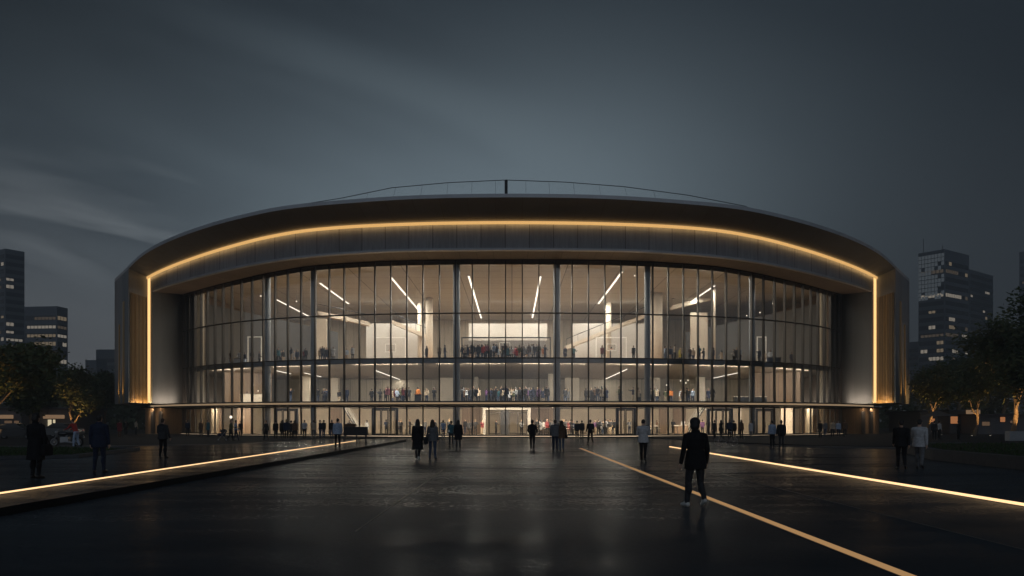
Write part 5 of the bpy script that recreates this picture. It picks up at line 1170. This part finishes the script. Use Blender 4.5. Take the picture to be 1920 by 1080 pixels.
def tree(px, Y, top, label, seed, spread=1.0, z=0.0, lit=0, leafm=(0, 1), nleaf=9000, leaf=0.17, trunk=0.3, group='trees beside the arena', dx=0):
    H = pz(top, Y) - z
    tb, lb, tips = make_tree(seed, 10, spread, leaf * 10 / H if H > 6 else leaf, nleaf, trunk)
    zmax = max(v[2] for v in lb.v); k = H / zmax
    e = empty('tree', (pxX(px, Y) + dx, Y, z), 0, label, 'tree', group); e.scale = (k, k, k)
    tb.build('trunk', M['bark'], e, True); lb.build('crown', [LEAF[leafm[0]], LEAF[leafm[1]]], e)
    if lit:
        x, y = e.location.x, e.location.y
        for a in (-2.2, -0.9):
            p = (x + 1.7 * math.cos(a), y + 1.7 * math.sin(a), z + 0.12); u = empty('ground_uplight', (p[0], p[1], z), 0, ('left' if a < -1.5 else 'right') + ' uplight of the ' + label, 'uplight', 'uplights under the trees')
            mb = MB(); mb.tube([(0, 0, 0), (0, 0, 0.07)], 0.10, 12); mb.build('housing', M['dark'], u)
            mb = MB(); mb.tube([(0, 0, 0.072), (0, 0, 0.08)], 0.075, 12); mb.build('lens', M['bulb'], u)
            spot('tree_uplight', p, (x, y, z + H * 0.6), lit, R(75), (1.0, 0.56, 0.20), 0.7, 0.05)
    return e
tree(142, 100, 672, 'amber lit round tree beside the left end of the arena', 3, 1.0, lit=620, trunk=0.26)
tree(-12, 72, 628, 'big dark tree with a lit limb at the left picture edge', 21, 1.15, lit=600, trunk=0.24, nleaf=12000)
tree(60, 84, 690, 'unlit spreading tree in front of the left office block', 8, 1.1, leafm=(2, 0), trunk=0.28, nleaf=11000)
tree(196, 122, 690, 'dark slender tree half behind the left wing', 13, 0.8, leafm=(2, 2), trunk=0.22)
tree(105, 118, 700, 'dark tree behind the amber lit one on the left', 44, 1.0, leafm=(2, 2), trunk=0.22)
tree(1738, 96, 668, 'amber lit tree nearest the right end of the arena', 5, 0.95, lit=1100, trunk=0.27)
tree(1826, 90, 640, 'amber lit tree between the other two lit ones at right', 17, 1.0, lit=750, trunk=0.25, nleaf=11000)
tree(1897, 78, 588, 'tall amber trunked tree at the right picture edge', 29, 1.05, lit=900, trunk=0.33, nleaf=12000)
tree(1935, 60, 520, 'large dark tree reaching in from the right picture edge', 33, 1.15, leafm=(2, 0), trunk=0.30, nleaf=12000)
tree(1790, 122, 655, 'dark tree behind the lit ones at right', 52, 1.1, leafm=(2, 2), trunk=0.22)
tree(1872, 125, 640, 'dark tree in front of the right tower base', 61, 1.1, leafm=(2, 2), trunk=0.22)

# distant tree belts that close the view at street level
def belt(x0, x1, y, h, seed):
    rb = random.Random(seed); mb = MB(); x = x0; cl = []
    while x < x1: cl.append((x, y + rb.uniform(-8, 8), h * rb.uniform(0.55, 1.0), rb.uniform(3.5, 6.5))); x += rb.uniform(3, 6)
    for cx_, cy_, hh, r in cl:
        for _ in range(420):
            a = rb.uniform(0, 6.28); q = rb.random() ** 0.5; z = hh * rb.random(); k = (1 - (z / hh) ** 2.2) ** 0.5 * 0.9 + 0.1
            c = Vector((cx_ + r * q * k * math.cos(a), cy_ + r * q * k * math.sin(a), z)); u = Vector((rb.uniform(-1, 1), rb.uniform(-1, 1), rb.uniform(-1, 1))).normalized(); v = u.orthogonal().normalized(); s_ = rb.uniform(0.35, 0.8)
            mb.face([c - u * s_, c + v * s_ * .6, c + u * s_, c - v * s_ * .6])
    tag(mb.build('treeline', LEAF[2]), kind='stuff')
belt(-190, -62, 165, 11, 4); belt(62, 190, 165, 11, 9)
# ------------------------------------------------------------------ low pavilions
M['pav'] = principled('pavilion_render', (0.10, 0.10, 0.11), 0.8); M['lit_pale'] = emission('lit_window_pale', (1.0, 0.84, 0.55), 0.62); M['lit_orange'] = emission('lit_window_orange', (1.0, 0.40, 0.16), 0.34); M['lit_canopy'] = emission('lit_canopy', (1.0, 0.62, 0.36), 0.20); M['lit_dim'] = emission('lit_window_dim', (1.0, 0.62, 0.38), 0.10)
def pavilion(px0, px1, Y, ptop, label, wins, canopies, d=9, base=0.0, flat=True):
    x0, x1 = pxX(px0, Y), pxX(px1, Y); h_ = pz(ptop, Y) - base; e = empty('pavilion', ((x0 + x1) / 2, Y, base), 0, label, 'pavilion', 'low pavilions beside the arena'); w_ = (x1 - x0) / 2
    mb = MB(); mb.box(-w_, w_, 0, d, 0, h_ - 0.25); mb.build('wall', M['pav'], e)
    mb = MB(); mb.box(-w_ - 0.4, w_ + 0.4, -0.6, d + 0.4, h_ - 0.25, h_); mb.build('roof', M['dark'], e)
    for a, b, t0, b0, mt in wins:
        xa, xb = pxX(a, Y) - e.location.x, pxX(b, Y) - e.location.x; z0, z1 = max(0.15, pz(b0, Y) - base), pz(t0, Y) - base
        mb = MB(); mb.box(xa, xb, -0.06, 0.05, z0, z1)
        f = mb.build('window', M['dark'], e); n = max(1, round((xb - xa) / 0.9)); mb = MB()
        for k in range(n):
            l0 = xa + (xb - xa) * k / n + 0.06; l1 = xa + (xb - xa) * (k + 1) / n - 0.06; mb.face([(l0, -0.064, z0 + 0.06), (l1, -0.064, z0 + 0.06), (l1, -0.064, z1 - 0.06), (l0, -0.064, z1 - 0.06)])
        mb.build('pane', mt, f)
    for a, b, t0, b0 in canopies:
        xa, xb = pxX(a, Y) - e.location.x, pxX(b, Y) - e.location.x; z0, z1 = pz(b0, Y) - base, pz(t0, Y) - base
        mb = MB(); mb.box(xa, xb, -1.2, -0.65, z0, z1); mb.build('canopy', M['lit_canopy'], e)
    return e
pavilion(-60, 40, 104, 762, 'dim pavilion with an orange canopy at the left picture edge', [(8, 24, 788, 800, M['lit_dim']), (26, 37, 788, 799, M['lit_dim'])], [(6, 31, 778, 785)], base=0.0)
pavilion(42, 132, 110, 764, 'low shop pavilion with bright pale windows and a glowing canopy', [(43, 50, 787, 799, M['lit_dim']), (51, 62, 787, 800, M['lit_pale']), (82, 98, 786, 800, M['lit_pale']), (99, 105, 786, 800, M['lit_pale'])], [(80, 126, 778, 785), (42, 64, 779, 785)], base=0.0)
pavilion(1726, 1778, 108, 770, 'dark kiosk with two small orange lights left of the pavilions', [(1743, 1753, 784, 792, M['lit_orange'])], [], base=0.0)
pavilion(1780, 1830, 106, 768, 'pavilion with orange lit interior and a glowing pillar', [(1781, 1796, 780, 795, M['lit_orange']), (1808.5, 1812, 782, 801, M['lit_pale'])], [(1806, 1828, 769, 779)], base=0.0)
pavilion(1834, 1960, 102, 776, 'long dark pavilion with one round red lit lantern window', [(1874, 1885, 781, 792, M['lit_orange']), (1840, 1856, 790, 799, M['lit_dim']), (1893, 1899, 788, 794, M['lit_dim'])], [], base=0.0)
e = empty('parasol', (pxX(1759, 92), 92, 0), 0, 'pale grey cafe parasol between the kiosk and the first lit tree', 'parasol')
mb = MB(); mb.tube([(0, 0, 0), (0, 0, 2.9)], 0.04, 8); mb.build('pole', M['dark'], e)
mb = MB(); c = (0, 0, 2.95); rg = [(1.7 * math.cos(2 * math.pi * k / 10), 1.7 * math.sin(2 * math.pi * k / 10), 2.25) for k in range(10)]
for k in range(10): mb.face([c, rg[k], rg[(k + 1) % 10]])
mb.build('canopy', CL['grey'], e)

# ------------------------------------------------------------------ office towers
M['tower'] = principled('tower_cladding', (0.11, 0.125, 0.15), 0.5, nscale=0.02, namt=0.2); M['tower_glass'] = principled('tower_glass', (0.03, 0.036, 0.045), 0.25, spec=0.6)
M['tower_top'] = emission('tower_crown_glass', (0.75, 0.88, 1.0), 0.07)
WIN = [emission('window_warm', (1.0, 0.78, 0.52), 0.16), emission('window_dim', (1.0, 0.78, 0.58), 0.06), emission('window_pale', (1.0, 0.88, 0.72), 0.24)]
def tower(px0, pxc, px1, Y, ptop, label, seed, lit=0.3, floor_h=3.6, base=0.0, turn=0.35, solid_rows=(), nmax=96, crown=False, ribbon=True):
    """block whose front corner stands at pxc: front face px0..pxc, return face pxc..px1"""
    rt = random.Random(seed); top = pz(ptop, Y)
    C = Vector((pxX(pxc, Y), Y, 0)); 
    dA = Vector((-math.cos(turn), math.sin(turn), 0)); dB = Vector((math.sin(turn), math.cos(turn), 0))
    def reach(dv, px):       # length along dv until the wanted picture column is met
        if px is None: return 30.0
        k = (px - CX) / F; den = dv.x - k * dv.y
        return max(4.0, (k * C.y - C.x) / den) if abs(den) > 1e-6 else 30.0
    LA, LB = reach(dA, px0), reach(dB, px1)
    LA, LB = min(LA, 120), min(LB, 120)
    e = empty('office_tower', C, 0, label, 'office tower', 'office towers behind the arena')
    P = [Vector((0, 0, 0)), dA * LA, dA * LA + dB * LB, dB * LB]
    mb = MB(); mb.strip([(*p.xy, 0) for p in P + [P[0]]], [(*p.xy, top) for p in P + [P[0]]]); mb.face([(p.x, p.y, top) for p in P][::-1]); mb.build('wall', M['tower'], e)
    nA, nB = Vector((-dA.y, dA.x, 0)), Vector((dB.y, -dB.x, 0))
    if nA.y > 0: nA = -nA
    if nB.dot(dA) > 0: nB = -nB
    nf = int((top - 4) / floor_h); cand = []
    for dv, L, nv in ((dA, LA, nA), (dB, LB, nB)):
        if L < 2: continue
        for fl in range(nf):
            z0 = 4 + fl * floor_h; mb = MB(); a, b = dv * (L * 0.03) + nv * 0.05, dv * (L * 0.97) + nv * 0.05
            mb.face([(*a.xy, z0), (*b.xy, z0), (*b.xy, z0 + floor_h * 0.55), (*a.xy, z0 + floor_h * 0.55)]); mb.build('window_band', M['tower_glass'], e)
            n = max(2, int(L / 3.2)); k = 0
            while k < n:
                p_ = lit if fl not in solid_rows else 0.9
                if rt.random() < p_:
                    run = rt.choice((1, 1, 1, 2)) if fl not in solid_rows else rt.choice((3, 4, 5)); run = min(run, n - k); cand.append((dv, L, nv, z0, k, run, n)); k += run
                k += 1
    rt.shuffle(cand)
    for dv, L, nv, z0, k, run, n in cand[:nmax]:
        u0 = L * (0.04 + 0.92 * k / n); u1 = L * (0.04 + 0.92 * (k + run) / n) - 0.4; mb = MB(); m_ = max(1, int((u1 - u0) / 1.6)); zz = z0 + floor_h * 0.06; z1 = z0 + floor_h * rt.choice((0.38, 0.5, 0.5))
        for j in range(m_):
            a = dv * (u0 + (u1 - u0) * j / m_) + nv * 0.09; b = dv * (u0 + (u1 - u0) * (j + 1) / m_ - 0.25) + nv * 0.09
            mb.face([(*a.xy, zz), (*b.xy, zz), (*b.xy, z1), (*a.xy, z1)])
        mb.build('window', rt.choice(WIN), e)
    if crown:
        mb = MB(); z0, z1 = top * 0.72, top - 1.5; nx = 8; nz = 11
        for i in range(nx):
            for j in range(nz):
                if rt.random() < (0.15 + 0.7 * max(0, (i - 4) / 4) if j < nz - 2 else 0.0): continue
                a = dA * LA * (1 - (i + .06) / nx) + nA * 0.12; b = dA * LA * (1 - (i + .94) / nx) + nA * 0.12; za = z0 + (z1 - z0) * (j + .05) / nz; zb_ = z0 + (z1 - z0) * (j + .93) / nz
                mb.face([(*a.xy, za), (*b.xy, za), (*b.xy, zb_), (*a.xy, zb_)])
        mb.build('crown_glazing', M['tower_top'], e)
        for f, h_ in ((0.93, 7), (0.2, 2.5)):
            mb = MB(); c = dA * LA * f + dB * 3; mb.tube([(*c.xy, top), (*c.xy, top + h_)], 0.14, 6); mb.build('antenna', M['dark'], e)
    return e
tower(-60, 10, 46, 380, 466, 'tall dark office tower at the left picture edge', 1, 0.22, turn=0.55)
tower(46, 107, 127, 330, 574, 'shorter office block with rows of lit ribbon windows on the left', 2, 0.24, turn=0.12, solid_rows=(6, 8, 9, 10, 11, 12))
tower(180, 250, None, 420, 655, 'plain dark block peeping out beside the left end of the arena', 3, 0.02, turn=0.05)
tower(160, 181, 200, 400, 675, 'small low block with two lit windows left of the arena', 4, 0.06, turn=0.1)
tower(1722, 1771, 1817, 360, 467, 'tall office tower with a pale glazed crown and antennas on the right', 5, 0.24, turn=0.95, crown=True, solid_rows=(10, 15, 18))
tower(1816, 1818, 1862, 430, 505, 'plain slab tower behind the crowned tower', 6, 0.06, turn=0.9)
tower(1700, 1724, 1730, 400, 640, 'low block between the arena and the crowned tower', 7, 0.01, turn=0.9)
tower(1911, 1990, None, 400, 463, 'dark tower cut by the right picture edge', 8, 0.03, turn=0.75)
print('objects', len(bpy.data.objects))
HD = 0.0009
m, t = newmat('haze_air'); out = t.n('ShaderNodeOutputMaterial'); pv = t.n('ShaderNodeVolumePrincipled'); t.l(pv.outputs[0], out.inputs['Volume'])
pv.inputs['Color'].default_value = (0.80, 0.86, 0.92, 1); pv.inputs['Density'].default_value = HD; pv.inputs['Anisotropy'].default_value = 0.2
mb = MB(); mb.box(-420, 420, -60, 560, -1.2, 110); tag(mb.build('haze', m), kind='stuff')
